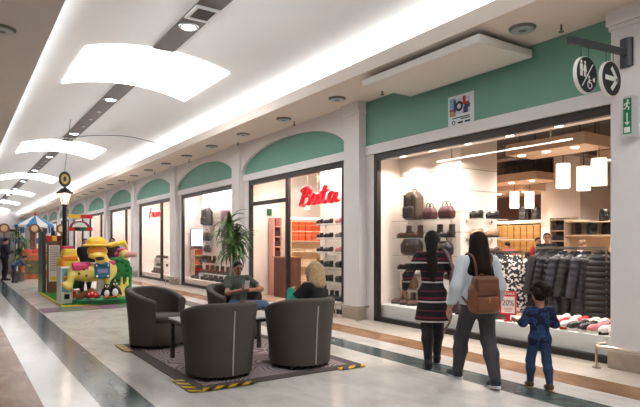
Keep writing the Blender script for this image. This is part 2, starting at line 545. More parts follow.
for j, (a, b) in enumerate(gaps):
    z0 = vz(CX)
    e = empty('service_strip', (CX, (a + b) / 2, z0)); L = (b - a) / 2
    wh = 'behind the viewer' if j == 0 else ('nearest, running up to the nearest luminous panel' if j == 1 else '%s along the mall' % ORD[j - 1])
    tag(e, 'dark ceiling strip with downlights between luminous panels, %s' % wh, 'ceiling strip', 'dark service strips')
    m = MB(); m.box(-.21, .21, -L, L, -.03, .04); m.build('channel', [STRIP], e, bevel=.004)
    lamps = [-.62, .62] if j != 1 else [.67, -.4]
    for t in lamps:
        y = t * L
        q = MB(); q.lathe([(.125, -.05), (.165, -.045), (.175, -.03)], (0, y, 0), 20); r_ = q.build('lamp_ring', [RING], e, smooth=40)
        q = MB(); q.lathe([(.02, -.056), (.122, -.052)], (0, y, 0), 20); q.build('lamp_glass', [LAMP], r_)
    for t in (-.25, 0.02, .3):
        y = t * L
        if j == 1 and t == .3: continue
        q = MB(); q.lathe([(.03, -.045), (.05, -.04), (.06, -.03)], (.05, y, 0), 14); q.build('spot', [LAMPD], e, smooth=40)
    if j in (1, 2):
        y = .52 * L if j == 1 else .9 * L
        q = MB()
        for x0, x1, y0, y1 in ((-.21, .21, -.28, -.22), (-.21, .21, .22, .28), (-.21, -.16, -.22, .22), (.16, .21, -.22, .22)):
            q.box(x0, x1, y + y0, y + y1, -.06, -.03)
        vg = q.build('vent_grille', [VENTM], e)
        q = MB()
        for s in range(6): q.bar((-.16, y - .18 + s * .072, -.045), (.16, y - .18 + s * .072, -.045), .03, .012)
        q.build('slat', [STRIP], vg)

# ---- flat round speakers, sprinklers under the right soffit
SPK = mat('speaker_grey', (112, 116, 108), 0.6)
def speaker(x, y, lab, grp):
    m = MB(); m.lathe([(.001, -.045), (.13, -.04), (.17, -.02), (.175, 0)], (0, 0, 0), 24)
    o = m.build('ceiling_speaker', [SPK], smooth=40); o.location = (x, y, ZS)
    tag(o, lab, 'speaker', grp)
    r = MB(); r.lathe([(.13, -.043), (.145, -.044), (.15, -.034)], (0, 0, 0), 24); r.build('ring', [RING], o, smooth=40)
for i in range(16):
    y = 4.6 + 2.13 * i if i else 4.6
    if i == 1: continue
    lab = 'flat round grey speaker in the soffit above the round hanging signs' if i == 0 else 'flat round grey speaker in the right soffit, %s beyond the boxed ceiling panel' % ORD[i - 2]
    speaker(6.27, y, lab, 'round speakers in the right soffit')
speaker(.5, 8.45, 'flat round grey speaker alone in the left soffit', 'round speakers in the left soffit')
for i, (x, y) in enumerate([(6.6, 4.25), (6.5, 5.0 - .55), (6.62, 7.9), (6.62, 11.1), (6.62, 14.2), (6.62, 18.1), (6.62, 22.0), (6.62, 26.0)]):
    if i == 1: continue
    m = MB(); m.cyl((0, 0, 0), (0, 0, -.05), .012, n=8); m.cyl((0, 0, -.05), (0, 0, -.09), .02, .01, n=8); m.cyl((0, 0, -.09), (0, 0, -.1), .035, n=10)
    o = m.build('fire_sprinkler', [mat('sprinkler_metal', (120, 110, 104), .4, metal=.6)]); o.location = (x, y, ZS)
    lab = 'small hanging fire sprinkler under the right soffit, ' + ('beside the wall bracket of round signs' if i == 0 else '%s beyond the boxed ceiling panel' % ORD[max(0, i - 2)])
    tag(o, lab, 'sprinkler', 'soffit sprinklers')
# boxed panel hung under the soffit
m = MB(); m.box(5.76, 6.90, 4.89, 7.42, 4.21, 4.33)
o = m.build('hanging_ceiling_panel', [CEILW], bevel=.02)
tag(o, 'white boxed ceiling panel hung beneath the soffit over the green shop front', 'ceiling panel')
m = MB()
for y in (5.2, 6.2, 7.1): m.box(6.1, 6.6, y - .06, y + .06, 4.33, 4.42)
m.build('hanger', [mat('hanger_grey', (120, 116, 112), .5)], o)
# loose cable looped along the vault
m = MB()
p = spline([(CX + .1, 21.2, vz(CX) - .05), (4.0, 20.2, vz(4.0) - .05), (4.8, 18.8, vz(4.8) - .06), (5.66, 17.4, 4.66)], 8)
m.tube(p, .014, 6)
tag(m.build('ceiling_cable', [mat('cable_grey', (120, 112, 104), .6)]), 'thin grey cable strung from a strip lamp across the vault to the cove', 'cable')

# ---- lights of the mall: cove lamps behind the lips
def area(name, loc, rot, sx, sy, power, col):
    d = bpy.data.lights.new(name, 'AREA'); d.shape = 'RECTANGLE'; d.size, d.size_y = sx, sy
    d.energy = power; d.color = col
    o = bpy.data.objects.new(name, d); COL.objects.link(o); o.location = loc; o.rotation_euler = rot
    return o
COVE_W = 104.0
y = YN
while y < YE - 1:
    L = 9.8
    area('cove_lamp', (6.22, y + L / 2, 4.52), (0, math.radians(180 - 64), 0), .10, L, COVE_W * L / 9.8, (0.82, 0.92, 1.0))
    area('cove_lamp', (0.56, y + L / 2, 4.52), (0, math.radians(180 + 64), 0), .10, L, COVE_W * L / 9.8, (0.82, 0.92, 1.0))
    y += L + .05
# ================================================================== shop windows and interiors
SHOPW = mat('shop_white', (240, 228, 218), 0.6)
SHOPF = mat('shop_floor', (196, 170, 146), 0.3, noise=(2, .06))
SHOPC = mat('shop_dark_ceiling', (58, 52, 48), 0.8)
RAFT = mat('ceiling_raft', (214, 184, 156), 0.6)
PLINTH = mat('display_plinth', (226, 228, 226), 0.4)
SPOT = mat('spot_glow', (255, 240, 220), .4, emit=9, ecol=(255, 232, 205))
LED = mat('led_bar', (255, 250, 240), .4, emit=.75, ecol=(255, 246, 235))
GSHELF = mat('glass_shelf_edge', (206, 210, 204), 0.15)
WOOD = mat('shop_wood', (150, 104, 70), 0.45, noise=(3, .15))
WARM = (1.0, .91, .82)
GX = 7.0
def window(n, y0, y1, mullions=(), frame_sides=(1, 1), z0=0.0, z1=3.32, door=None, transom=None):
    e = empty('window_%d' % n, (GX, (y0 + y1) / 2, 0)); struct(e)
    L = (y1 - y0) / 2; yc = (y0 + y1) / 2
    m = MB(); m.box(-.05, .05, -L, L, z1 - .13, z1)
    if frame_sides[1]: m.box(-.05, .05, L - .11, L, 0, z1 - .13)
    if frame_sides[0]: m.box(-.05, .05, -L, -L + .09, 0, z1 - .13)
    ys = [y0] + sorted(mullions) + [y1]
    for a, b in zip(ys[:-1], ys[1:]):
        if door and a <= door <= b: continue
        m.box(-.05, .05, a - yc, b - yc, 0, .09)
    m.build('window_frame', [DARKF], e, bevel=.004)
    for q in mullions:
        m = MB(); m.box(-.05, .05, q - yc - .05, q - yc + .05, 0, z1 - .13); m.build('mullion', [DARKF], e, bevel=.004)
    for a, b in zip(ys[:-1], ys[1:]):
        lo = .09
        if door and a <= door <= b:
            m = MB(); m.box(-.05, .05, a - yc + .05, b - yc - .05, transom - .05, transom + .05); m.build('transom', [DARKF], e)
            lo = transom + .05
        m = MB(); m.box(-.006, .006, a - yc + .03, b - yc - .03, lo, z1 - .12); m.build('glass_pane', [GLASS], e)
    return e

YS0, YS1 = -2.0, 14.66        # the big shop behind two bays
XB = 17.2
m = MB(); m.box(XW + .1, XB, YS0, YS1, -.1, .001); struct(m.build('floor_shop', [SHOPF]))
m = MB(); m.box(XW + .1, XB, YS0, YS1, 3.98, 4.1); struct(m.build('ceiling_shop', [SHOPC]))
m = MB(); m.box(XB, XB + .1, YS0, YS1, 0, 4.0); struct(m.build('wall_shop_back', [mat('shop_brown_wall', (150, 112, 96), .6)]))
m = MB(); m.box(XW + .1, XB, YS1, YS1 + .06, 0, 4.0); struct(m.build('wall_shop_side', [SHOPW]))
m = MB(); m.box(XW + .1, XB, YS0 - .1, YS0, 0, 4.0); struct(m.build('wall_shop_far_side', [SHOPW]))

window(1, bays[2][0] + .1, bays[2][1] - .25, frame_sides=(0, 1))
window(2, bays[3][0] + .25, bays[3][1] - .25, mullions=[12.04], door=13.0, transom=2.65)
window(12, bays[1][0] + .25, bays[1][1] - .25)

# display soffit with spotlights over the big window
def soffit(y0, y1, nm, z=3.27, x1=7.55):
    m = MB(); m.box(GX + .07, x1, y0, y1, z, z + .7)
    struct(m.build(nm, [SHOPW]))
soffit(3.2, 8.78, 'trim_3'); soffit(9.2, 14.6, 'trim_4', z=3.5)
m = MB(); m.box(GX + .07, GX + .85, 3.2, 8.55, 0, .33)
struct(m.build('trim_5', [PLINTH], bevel=.006))
m = MB(); m.box(GX + .07, GX + .75, 9.36, 11.98, 0, .2); struct(m.build('trim_6', [PLINTH]))
# side partition at the far end of the window, display block with grooves
m = MB(); m.box(GX + .07, 7.66, 8.56, 8.62, 0, 3.98); struct(m.build('wall_display_side', [SHOPW]))
def block(nm, x0, x1, y0, y1):
    m = MB(); z = [0, .9, 1.75, 2.12, 2.52, 2.92, 3.98]
    for a, b in zip(z[:-1], z[1:]): m.box(x0, x1, y0, y1, a + .006, b - .006)
    m.box(x0 + .01, x1 - .01, y0 + .01, y1 - .01, 0, 3.97, 1)
    struct(m.build(nm, [SHOPW, mat('groove', (120, 108, 98), .6)]))
block('wall_display_block', 7.66, 8.67, 6.93, 8.56)
block('wall_display_panel', 7.66, 8.5, 9.2, 11.56)

# ceiling rafts (x0,x1,y0,y1,z)
rafts = [(9.4, 10.3, 5.6, 7.3, 3.34), (8.9, 9.9, 3.2, 4.7, 3.46), (13.4, 14.6, 9.4, 11.4, 3.34), (14.4, 16.6, 10.6, 13.4, 3.2), (12.6, 13.4, 5.2, 7.2, 3.5), (8.9, 10.6, 9.6, 13.6, 3.34)]
rl = ['pale wooden ceiling raft nearest the jacket rack', 'pale wooden ceiling raft above the right end of the big window', 'pale wooden ceiling raft over the shop counter in mid shop',
      'pale wooden ceiling raft before the yellow box shelves', 'pale wooden ceiling raft beyond the three large pendant lamps', 'pale wooden ceiling raft behind the red script shop sign']
for (x0, x1, y0, y1, z), lb in zip(rafts, rl):
    m = MB(); m.box(x0, x1, y0, y1, z, z + .22); o = m.build('ceiling_raft', [RAFT], bevel=.006); tag(o, lb, 'ceiling panel', 'shop ceiling rafts')
    q = MB()
    for x in (x0 + .2, x1 - .2):
        for y in (y0 + .2, y1 - .2): q.cyl((x, y, z + .2), (x, y, 3.99), .012, n=6)
    q.build('hanger', [BLACK], o)
    for t in (.2, .55, .88):
        q = MB(); q.lathe([(.005, -.012), (.06, -.01), (.08, 0)], ((x0 + x1) / 2 - .2, y0 + (y1 - y0) * t, z), 12); q.build('downlight', [SPOT], o)
def spot(loc, power, col=WARM, size=130, rx=0, ry=0, blend=.6, rad=.05):
    d = bpy.data.lights.new('shop_spot', 'SPOT'); d.energy = power; d.color = col; d.spot_size = math.radians(size); d.spot_blend = blend; d.shadow_soft_size = rad
    o = bpy.data.objects.new('shop_spot', d); COL.objects.link(o); o.location = loc; o.rotation_euler = (rx, ry, 0)
    return o
for (x0, x1, y0, y1, z) in rafts:
    spot(((x0 + x1) / 2 - .2, (y0 + y1) / 2, z - .06), 190, size=150, rad=.07)
# beams and ducts under the dark ceiling
for i, (x0, x1, y0, y1, z0, z1) in enumerate([(11.2, 11.6, -1, 14, 3.62, 3.978), (14.7, 15.0, 9.4, 14, 3.62, 3.978), (11.7, 14.6, 7.6, 7.9, 3.72, 3.978)]):
    m = MB(); m.box(x0, x1, y0, y1, z0, z1); o = m.build('air_duct', [mat('duct_brown', (104, 92, 80), .6)])
    tag(o, ['dark air duct along the shop ceiling behind the pendant lamps', 'dark air duct along the shop ceiling near its back wall', 'dark air duct crossing the shop ceiling'][i], 'duct', 'shop air ducts')
# led bar
e = empty('led_bar', (7.5, 6.0, 3.07)); tag(e, 'long white light bar hung inside the big shop window', 'light')
m = MB(); m.box(-.009, .009, -1.35, 1.35, -.009, .009); m.build('diffuser', [LED], e)
for yy in (-1.0, 1.0):
    m = MB(); m.cyl((0, yy, .02), (0, yy, .2), .015, n=8); m.build('hanger', [STEEL], e)
area('bar_lamp', (7.5, 6.0, 3.05), (0, 0, 0), .04, 2.6, 26, WARM)
# spotlights of the display soffit
for i, y in enumerate([3.9, 4.75, 5.6, 6.45, 7.3, 8.1]):
    e = empty('window_spotlight', (7.3, y, 3.27)); tag(e, 'round recessed spotlight above the big shop window, %s from the right pillar' % ORD[i], 'spotlight', 'spotlights over the big window')
    m = MB(); m.lathe([(.075, -.02), (.09, -.015), (.095, 0)], (0, 0, 0), 18); m.build('ring', [RING], e, smooth=40)
    m = MB(); m.lathe([(.004, -.024), (.07, -.021)], (0, 0, 0), 16); m.build('lamp', [SPOT], e)
    spot((7.3, y, 3.23), 44, size=140)
area('display_lamp', (7.34, 10.6, 3.48), (0, math.radians(-20), 0), .2, 2.2, 80, WARM)
area('display_lamp', (7.5, 13.2, 3.48), (0, math.radians(-30), 0), .2, 1.4, 40, WARM)
for x, y in ((12.0, 11.0), (15.4, 12.4), (9.2, 13.0), (13.0, 5.0)):
    spot((x, y, 3.9 if x != 12.0 else 3.55), 120, size=150)

# pendant lamps
PEND = mat('pendant_shade', (255, 246, 230), .6, emit=1.5, ecol=(255, 240, 216))
pl = ['left of the three large ones over the jacket rack', 'middle one of the three large ones over the jacket rack', 'right and highest of three over the jacket rack', 'right one of the two small ones deep in the shop', 'left one of the two small ones deep in the shop']
pk = Kit('pendant_lamp'); pk.add('pendant_lamp', None)
m = MB(); m.lathe([(.128, -.25), (.135, -.25), (.135, .25), (.128, .25)], (0, 0, 0), 28); s_ = pk.add('lamp_shade', m.mesh('lamp_shade', [PEND], 40))
m = MB(); m.cyl((0, 0, .25), (0, 0, 1.05), .008, n=6); pk.add('cord', m.mesh('cord', [BLACK]))
m = MB(); m.lathe([(.005, .252), (.13, .25), (.13, .265), (.01, .275)], (0, 0, 0), 24); pk.add('shade_cap', m.mesh('shade_cap', [STEEL]))
for (x, y, z), lb in zip([(10.5, 6.72, 2.94), (11.05, 6.6, 2.91), (10.05, 5.7, 2.88), (14.8, 10.6, 2.88), (14.4, 10.85, 2.88)], pl):
    pk.place((x, y, z), label='glowing white pendant lamp, ' + lb, cat='pendant lamp', group='cylinder pendant lamps')

# back of the shop: yellow box shelves, white block with a niche, columns
def shelf_unit(name, loc, w, d, levels, lab, cat='shelf', mats=None, back=True, top=None, rz=0.0, thick=.03, sides=True):
    """open shelving: local x = width, y = depth (front at -y)"""
    e = empty(name, loc, rz, lab, cat)
    wm, bm_ = mats or (WOOD, WOOD)
    hz = top or levels[-1] + .4
    if sides:
        for sx in (-1, 1):
            m = MB(); m.box(sx * w / 2 - .02, sx * w / 2 + .02, -d / 2, d / 2, 0, hz); m.build('side_panel', [wm], e)
    if back:
        m = MB(); m.box(-w / 2, w / 2, d / 2 - .02, d / 2, 0, hz); m.build('back_panel', [bm_], e)
    for z in levels:
        m = MB(); m.box(-w / 2, w / 2, -d / 2, d / 2, z - thick, z); m.build('shelf_board', [wm], e)
    return e
YEL = mat('yellow_box_card', (158, 112, 56), .6, noise=(2, .1)); CREAMS = mat('cream_shelf', (226, 200, 170), .5)
bx = Kit('shoe_box'); m = MB(); m.box(-.16, .16, -.1, .1, 0, .19); bx.add('shoe_box', m.mesh('shoe_box', [YEL]))
m = MB(); m.box(-.165, .165, -.105, .105, .19, .235); bx.add('box_lid', m.mesh('box_lid', [mat('yellow_lid', (176, 132, 72), .6)]))
e = shelf_unit('box_shelving', (16.2, 11.95, 0), 1.9, .4, [.3, .75, 1.15, 1.68, 2.24], 'tall cream shelving filled with yellow shoe boxes at the back of shop', 'shelving', (CREAMS, CREAMS), top=2.28, rz=-PI / 2)
m = MB(); m.box(-.95, .95, -.17, -.13, 2.26, 2.31); m.build('light_strip', [LED], e)
for zi, z in enumerate((1.15, 1.68)):
    nrow = 2
    for r in range(nrow):
        for c in range(7):
            bx.place((16.15, 12.72 - c * .255, z + r * .24), -PI / 2 + PI / 2, sc=(.9, 1.1, 1), label='yellow shoe box in the back shelving, %s row from the top, %s from the left' % (ORD[(1 - zi) * 2 + 1 - r], ORD[c]), cat='shoe box', group='yellow shoe boxes at the back')
m = MB(); m.box(14.0, 17.1, 8.46, 9.25, 0, 3.97); struct(m.build('wall_white_block', [SHOPW]))
m = MB(); m.box(15.6, 16.4, 10.3, 10.75, 0, 3.98); struct(m.build('pillar_shop', [SHOPW]))
m = MB(); m.box(15.9, 16.1, 12.9, 13.9, 0, 3.98); struct(m.build('wall_shop_pink', [mat('pinkish_panel', (216, 170, 150), .6)]))
DKS = mat('niche_dark', (58, 46, 40), .6)
e = shelf_unit('niche_shelving', (13.85, 8.86, 0), .62, .28, [.6, 1.05, 1.62, 1.9, 2.2], 'narrow dark shelving with folded stock against the white block', 'shelving', (CREAMS, DKS), top=2.24, rz=-PI / 2)
fb = Kit('folded_stack'); m = MB(); m.box(-.22, .22, -.1, .1, 0, .14); fb.add('folded_clothes', m.mesh('folded_clothes', [mat('navy_cloth', (40, 42, 58), .9)]))
for i, z in enumerate((1.05, 1.62, 1.9)):
    fb.name = 'folded_clothes'
    fb.place((13.8, 8.86, z), -PI / 2, label='dark folded stock in the narrow niche shelving, %s from the top' % ORD[2 - i], cat='clothes', group='stock in the niche shelving')
e = shelf_unit('bag_shelving', (12.0, 6.42, 0), 1.15, .4, [.5, 1.1, 1.74, 2.06], 'pale wall shelving holding dark bags near the right pillar', 'shelving', (CREAMS, CREAMS), top=2.1, sides=False, rz=-.5)
e.location = (12.4, 7.2, 0)

# mid-shop display tables
def table(lab, x, y, w, d, h, mt, rz=0.0):
    e = empty('display_table', (x, y, 0), rz, lab, 'table', 'display tables in the shop')
    m = MB(); m.box(-w / 2, w / 2, -d / 2, d / 2, h - .05, h); m.build('table_top', [mt], e, bevel=.004)
    m = MB(); m.box(-w / 2 + .03, w / 2 - .03, -d / 2 + .03, d / 2 - .03, h - .5, h - .45); m.build('lower_shelf', [mt], e)
    for sx in (-1, 1):
        for sy in (-1, 1):
            m = MB(); m.box(sx * (w / 2 - .04) - .03, sx * (w / 2 - .04) + .03, sy * (d / 2 - .04) - .03, sy * (d / 2 - .04) + .03, 0, h - .05); m.build('leg', [mt], e)
table('wooden display table of dark shoes between patterned coats and clerk', 11.2, 8.0, .8, 2.4, 1.1, WOOD)
table('wooden table of shoes before the orange shelves, left of blonde woman', 8.95, 12.6, 1.0, .7, 1.15, WOOD)

# Bay 2 doorway: orange shelving, red rack, brown counter
ORG = mat('orange_card', (226, 88, 40), .6); RED = mat('red_card', (190, 34, 40), .6)
e = shelf_unit('orange_shelving', (9.15, 14.42, 0), 1.5, .34, [.4, .85, 1.3, 1.62, 1.92, 2.22], 'cream shelving of orange shoe boxes at the end of the shop', 'shelving', (CREAMS, CREAMS), top=2.26)
m = MB(); m.box(-.75, .75, -.15, -.11, 2.27, 2.33); m.build('light_strip', [LED], e)
ob = Kit('shoe_box'); m = MB(); m.box(-.1, .1, -.14, .14, 0, .15); ob.add('shoe_box', m.mesh('shoe_box', [ORG]))
m = MB(); m.box(-.103, .103, -.143, .143, .15, .19); ob.add('box_lid', m.mesh('box_lid', [mat('orange_lid', (240, 128, 74), .6)]))
for zi, z in enumerate((1.62, 1.92)):
    for c in range(6):
        ob.place((8.55 + c * .235, 14.40, z), label='orange shoe box in the shop-end shelving, %s row, %s from the left' % (['lower', 'upper'][zi], ORD[c]), cat='shoe box', group='orange shoe boxes')
        ob.place((8.55 + c * .235 + .004, 14.40, z + .19), sc=(1, 1, .45), label='flat orange shoe box lying on another, %s row, %s from the left' % (['lower', 'upper'][zi], ORD[c]), cat='shoe box', group='flat orange shoe boxes')
e = shelf_unit('red_rack', (7.93, 14.4, 0), .24, .3, [.2, .55, .85, 1.15, 1.45, 1.75, 2.05], 'narrow red rack of small goods just inside the shop doorway', 'rack', (mat('pale_pink_frame', (206, 150, 136), .5), mat('dark_maroon', (120, 40, 42), .5)), top=2.3)
rk = Kit('boxed_goods'); m = MB(); m.box(-.1, .1, -.1, .1, 0, .16); rk.add('boxed_goods', m.mesh('boxed_goods', [mat('dark_goods', (60, 26, 26), .6)]))
for i, z in enumerate((.2, .55, .85, 1.15, 1.45, 1.75)):
    rk.place((7.93, 14.36, z), label='small dark boxed goods on the narrow red rack, %s level from the floor' % ORD[i], cat='goods', group='goods on the red rack')
e = empty('brown_counter', (7.95, 13.72, 0), 0, 'brown wooden counter standing in the shop doorway', 'counter')
m = MB(); m.box(-.28, .28, -.3, .3, 0, 1.12); m.build('body', [mat('counter_brown', (92, 54, 44), .45)], e, bevel=.006)
m = MB(); m.box(-.31, .31, -.33, .33, 1.12, 1.16); m.build('counter_top', [WOOD], e)
m = MB(); m.box(-.08, .08, -.012, .012, 0, .2); o = m.build('exit_sign', [mat('exit_green_dim', (14, 84, 56), .5, emit=.05)]); o.location = (7.85, 14.63, 2.38)
tag(o, 'small green exit sign on white wall inside the shop doorway', 'sign')

# ---- the shops farther along: shallow lit displays
PINKW = mat('shop_pinkish_white', (242, 226, 218), .6)
for i in range(4, len(bays)):
    y0, y1 = bays[i]; n = i - 1
    mull = [] if i == 4 else [y0 + 1.7]
    window(n, y0 + .25, y1 - .25, mullions=mull)
    d = 9.6 if i > 4 else 9.2
    m = MB(); m.box(XW + .1, d, y0 - .2, y1 + .2, 3.5, 3.6); m.box(XW + .1, GX + .8, y0 - .2, y1 + .2, 0, .25 if i < 6 else .3)
    m.box(XW + .1, d, y0 - .2, y1 + .2, -.1, .002); m.box(d, d + .05, y0 - .2, y1 + .2, 0, 3.6)
    if i != 4: m.box(XW + .1, d, y1 + .1, y1 + .2, 0, 3.5)
    m.box(XW + .1, d, y0 - .24, y0 - .18, 0, 3.5)
    struct(m.build('wall_shop_%s' % ['three', 'four', 'five', 'six', 'seven', 'eight', 'nine', 'ten', 'eleven'][i - 4], [PINKW]))
    area('display_lamp', (7.3, (y0 + y1) / 2, 3.48), (0, math.radians(-14), 0), .25, 4.4, 120 if i < 7 else 90, (1, .92, .86))
m = MB(); m.box(XW + .1, 9.2, bays[4][1] + .1, bays[4][1] + .2, 0, 3.5); struct(m.build('wall_shop_end', [PINKW]))
m = MB(); m.box(7.5, 7.56, 14.9, 19.1, 0, 3.5); struct(m.build('wall_shop_panel', [PINKW]))
# white fluorescent bars seen in the third shop
for i, (y, z) in enumerate([(17.6, 3.1), (18.2, 2.86)]):
    m = MB(); m.box(-.03, .03, -.9, .9, -.02, .02); o = m.build('ceiling_tube', [LED]); o.location = (7.3 + .1 * i, y, z)
    tag(o, 'white tube light in the boot display window, %s' % ['upper one', 'lower one'][i], 'light', 'tube lights of the boot window')
    q = MB()
    for yy in (-.7, .7): q.cyl((0, yy, .02), (0, yy, 3.5 - z), .006, n=6)
    q.build('hanger', [STEEL], o)
m = MB(); m.box(-.02, .02, -.42, .42, -.7, .7, 0); m.box(-.03, -.02, -.36, .36, -.2, .62, 1)
o = m.build('fashion_poster', [mat('poster_lilac', (216, 192, 200), .6), mat('poster_purple', (150, 112, 128), .6, noise=(5, .4))]); o.location = (7.46, 16.9, 2.0)
tag(o, 'lilac fashion poster on the white panel of the boot display window', 'poster')
e = empty('monitor', (7.62, 19.98, 1.75), 0, 'bright blue-white monitor on the end wall of boot display', 'screen')
m = MB(); m.box(-.26, .26, -.03, .03, -.34, .34); m.build('bezel', [BLACK], e, bevel=.005)
m = MB(); m.box(-.24, .24, -.035, -.028, -.31, .31); m.build('screen', [mat('screen_glow', (190, 225, 245), .3, emit=1.3)], e)
e = shelf_unit('red_stand', (7.66, 19.85, 0), .5, .3, [.4, .75, 1.1], 'small stand of red and orange goods beneath the bright monitor', 'stand', (CREAMS, CREAMS), top=1.3)
for i, z in enumerate((.4, .75, 1.1)):
    for j in range(2):
        q = Kit('boxed_goods'); m = MB(); m.box(-.1, .1, -.1, .1, 0, .2); q.add('boxed_goods', m.mesh('boxed_goods', [[RED, ORG][(i + j) % 2]]))
        q.place((7.54 + .24 * j, 19.82, z), label='%s boxed goods under the bright monitor, %s shelf from the floor' % (['red', 'orange'][(i + j) % 2], ORD[i]), cat='goods', group='goods under the monitor')

# ---- red script shop signs
def strokes(mb, lines, M, r, flat=.5):
    """brush lettering: 2D strokes (u, v) swept with a round nib, laid on the plane given by M(u, v, w)"""
    for ln in lines:
        p = spline([(a, b, 0) for a, b in ln], 5)
        k = len(p)
        n = 10; P, F = [], []
        for i, q in enumerate(p):
            d = (p[min(i + 1, k - 1)] - p[max(i - 1, 0)]); d = d.normalized() if d.length > 1e-6 else Vector((1, 0, 0))
            nx = Vector((-d.y, d.x, 0))
            rr = r * (.75 + .35 * abs(d.y))
            for j in range(n):
                a = 2 * PI * j / n
                w = math.sin(a) * r * flat
                P.append(M(*(q + nx * math.cos(a) * rr).xy, w))
        for i in range(k - 1):
            for j in range(n): F.append((i * n + j, i * n + (j + 1) % n, (i + 1) * n + (j + 1) % n, (i + 1) * n + j))
        F += [tuple(range(n)), tuple((k - 1) * n + j for j in range(n))]
        mb.add(P, F)
def la(x):   # script a
    return [[(x + .42, .48), (x + .22, .58), (x + .04, .36), (x + .06, .1), (x + .22, .06), (x + .38, .28), (x + .45, .52), (x + .42, .2), (x + .5, .06), (x + .64, .16)]]
BATA = [[(.02, .0), (.2, .45), (.34, .98)], [(.1, .82), (.4, 1.04), (.66, .92), (.6, .66), (.34, .52)], [(.34, .52), (.66, .5), (.68, .2), (.4, -.02), (.02, .02)]] + la(.78) + \
       [[(1.72, 1.0), (1.56, .5), (1.52, .14), (1.66, .06), (1.78, .18)], [(1.4, .62), (1.62, .66), (1.92, .74)]] + la(1.9)
SIGNR = mat('sign_red', (214, 20, 44), .35, emit=.25)
e = empty('script_shop_sign', (7.32, 11.96, 2.5), 0, 'big red script shop sign hanging behind glass left of the wide pillar', 'sign')
m = MB(); strokes(m, BATA, lambda u, v_, w: (w, -u * .67, v_ * .43), .115, .45)
m.build('lettering', [SIGNR], e, smooth=50)
for u in (.45, 1.1, 1.75, 2.4):
    m = MB(); m.cyl((.02, -u * .67, .2), (.02, -u * .67, 1.0), .008, n=6); m.build('hanging_rod', [STEEL], e)
SMALL = [[(0, 0), (.1, .6), (.2, .95), (.34, .98)], [(0, .5), (.3, .55)], [(.3, .05), (.38, .5), (.5, .5), (.5, .05)], [(.6, .5), (.62, .08), (.78, .1), (.82, .5), (.84, .05)], [(.95, .5), (1.0, .05)], [(1.1, .55), (1.15, .05), (1.28, .5), (1.36, .05), (1.5, .5), (1.56, .05)], [(1.0, .75), (1.02, .8)]]
e = empty('script_shop_sign', (7.2, 24.7, 2.66), 0, 'small red script sign in the shop window beyond the boot display', 'sign')
m = MB(); strokes(m, SMALL, lambda u, v_, w: (w, -u * 1.15, v_ * .45), .05, .5)
m.build('lettering', [SIGNR], e, smooth=50)
for u in (.3, 1.3):
    m = MB(); m.cyl((.02, -u * 1.15, .2), (.02, -u * 1.15, .88), .01, n=6); m.build('hanging_rod', [STEEL], e)
# ================================================================== signs on the pillar and the green wall
SIGNW = mat('sign_white', (236, 236, 232), .5); SIGNB = mat('sign_black', (24, 26, 30), .45)
GREYM = mat('bracket_grey', (74, 76, 82), .45, metal=.3)
e = empty('sign_bracket', (XF, 3.49, 3.85), 0, 'dark grey wall bracket bar holding two round signs on the right pillar', 'bracket')
m = MB(); n = 10
for j in range(n):
    a0, a1 = -.9 + 1.8 * j / n, -.9 + 1.8 * (j + 1) / n
    f = lambda a, r: (-.06 + .09 * (1 - math.cos(a)) * 1.0 + r, .075 * math.sin(a) / math.sin(.9))
    (xa, ya), (xb, yb) = f(a0, 0), f(a1, 0)
    m.add([(xa, ya, -.17), (xb, yb, -.17), (xb, yb, .17), (xa, ya, .17), (-.001, ya, -.17), (-.001, yb, -.17), (-.001, yb, .17), (-.001, ya, .17)],
          [(0, 1, 2, 3), (4, 7, 6, 5), (0, 4, 5, 1), (3, 2, 6, 7)])
m.build('wall_plate', [GREYM], e, smooth=40)
m = MB(); m.bar((-.03, 0, 0), (-1.21, 0, -.085), .05, .075); m.build('bar', [GREYM], e, bevel=.006)
def circle(r, n=40): return [(r * math.cos(2 * PI * i / n), r * math.sin(2 * PI * i / n)) for i in range(n)]
def disc(x, z, lab, picto, ztop):
    e = empty('round_sign', (x, 3.49, z), 0, lab, 'sign', 'round hanging signs')
    m = MB(); m.prism(circle(.205), lambda u, v: (u, .022, v), lambda u, v: (u, -.022, v), 0); m.build('disc_body', [SIGNW], e, bevel=.004)
    m = MB(); m.prism(circle(.197), lambda u, v: (u, -.022, v), lambda u, v: (u, -.026, v)); m.build('face', [SIGNB], e)
    m = MB(); picto(m); m.build('pictogram', [SIGNW], e)
    for sx in (-.075, .075):
        m = MB(); m.cyl((sx, 0, .185), (sx, 0, ztop - z), .006, n=6); m.build('hanging_rod', [GREYM], e)
def flat(m, poly): m.prism(poly, lambda u, v: (u, -.0255, v), lambda u, v: (u, -.029, v))
def seg(m, a, b, w):
    d = Vector((b[0] - a[0], b[1] - a[1])); d.normalize(); q = Vector((-d.y, d.x)) * w / 2
    flat(m, [(a[0] + q.x, a[1] + q.y), (a[0] - q.x, a[1] - q.y), (b[0] - q.x, b[1] - q.y), (b[0] + q.x, b[1] + q.y)])
def dot(m, c, r): flat(m, [(c[0] + u, c[1] + v) for u, v in circle(r, 16)])
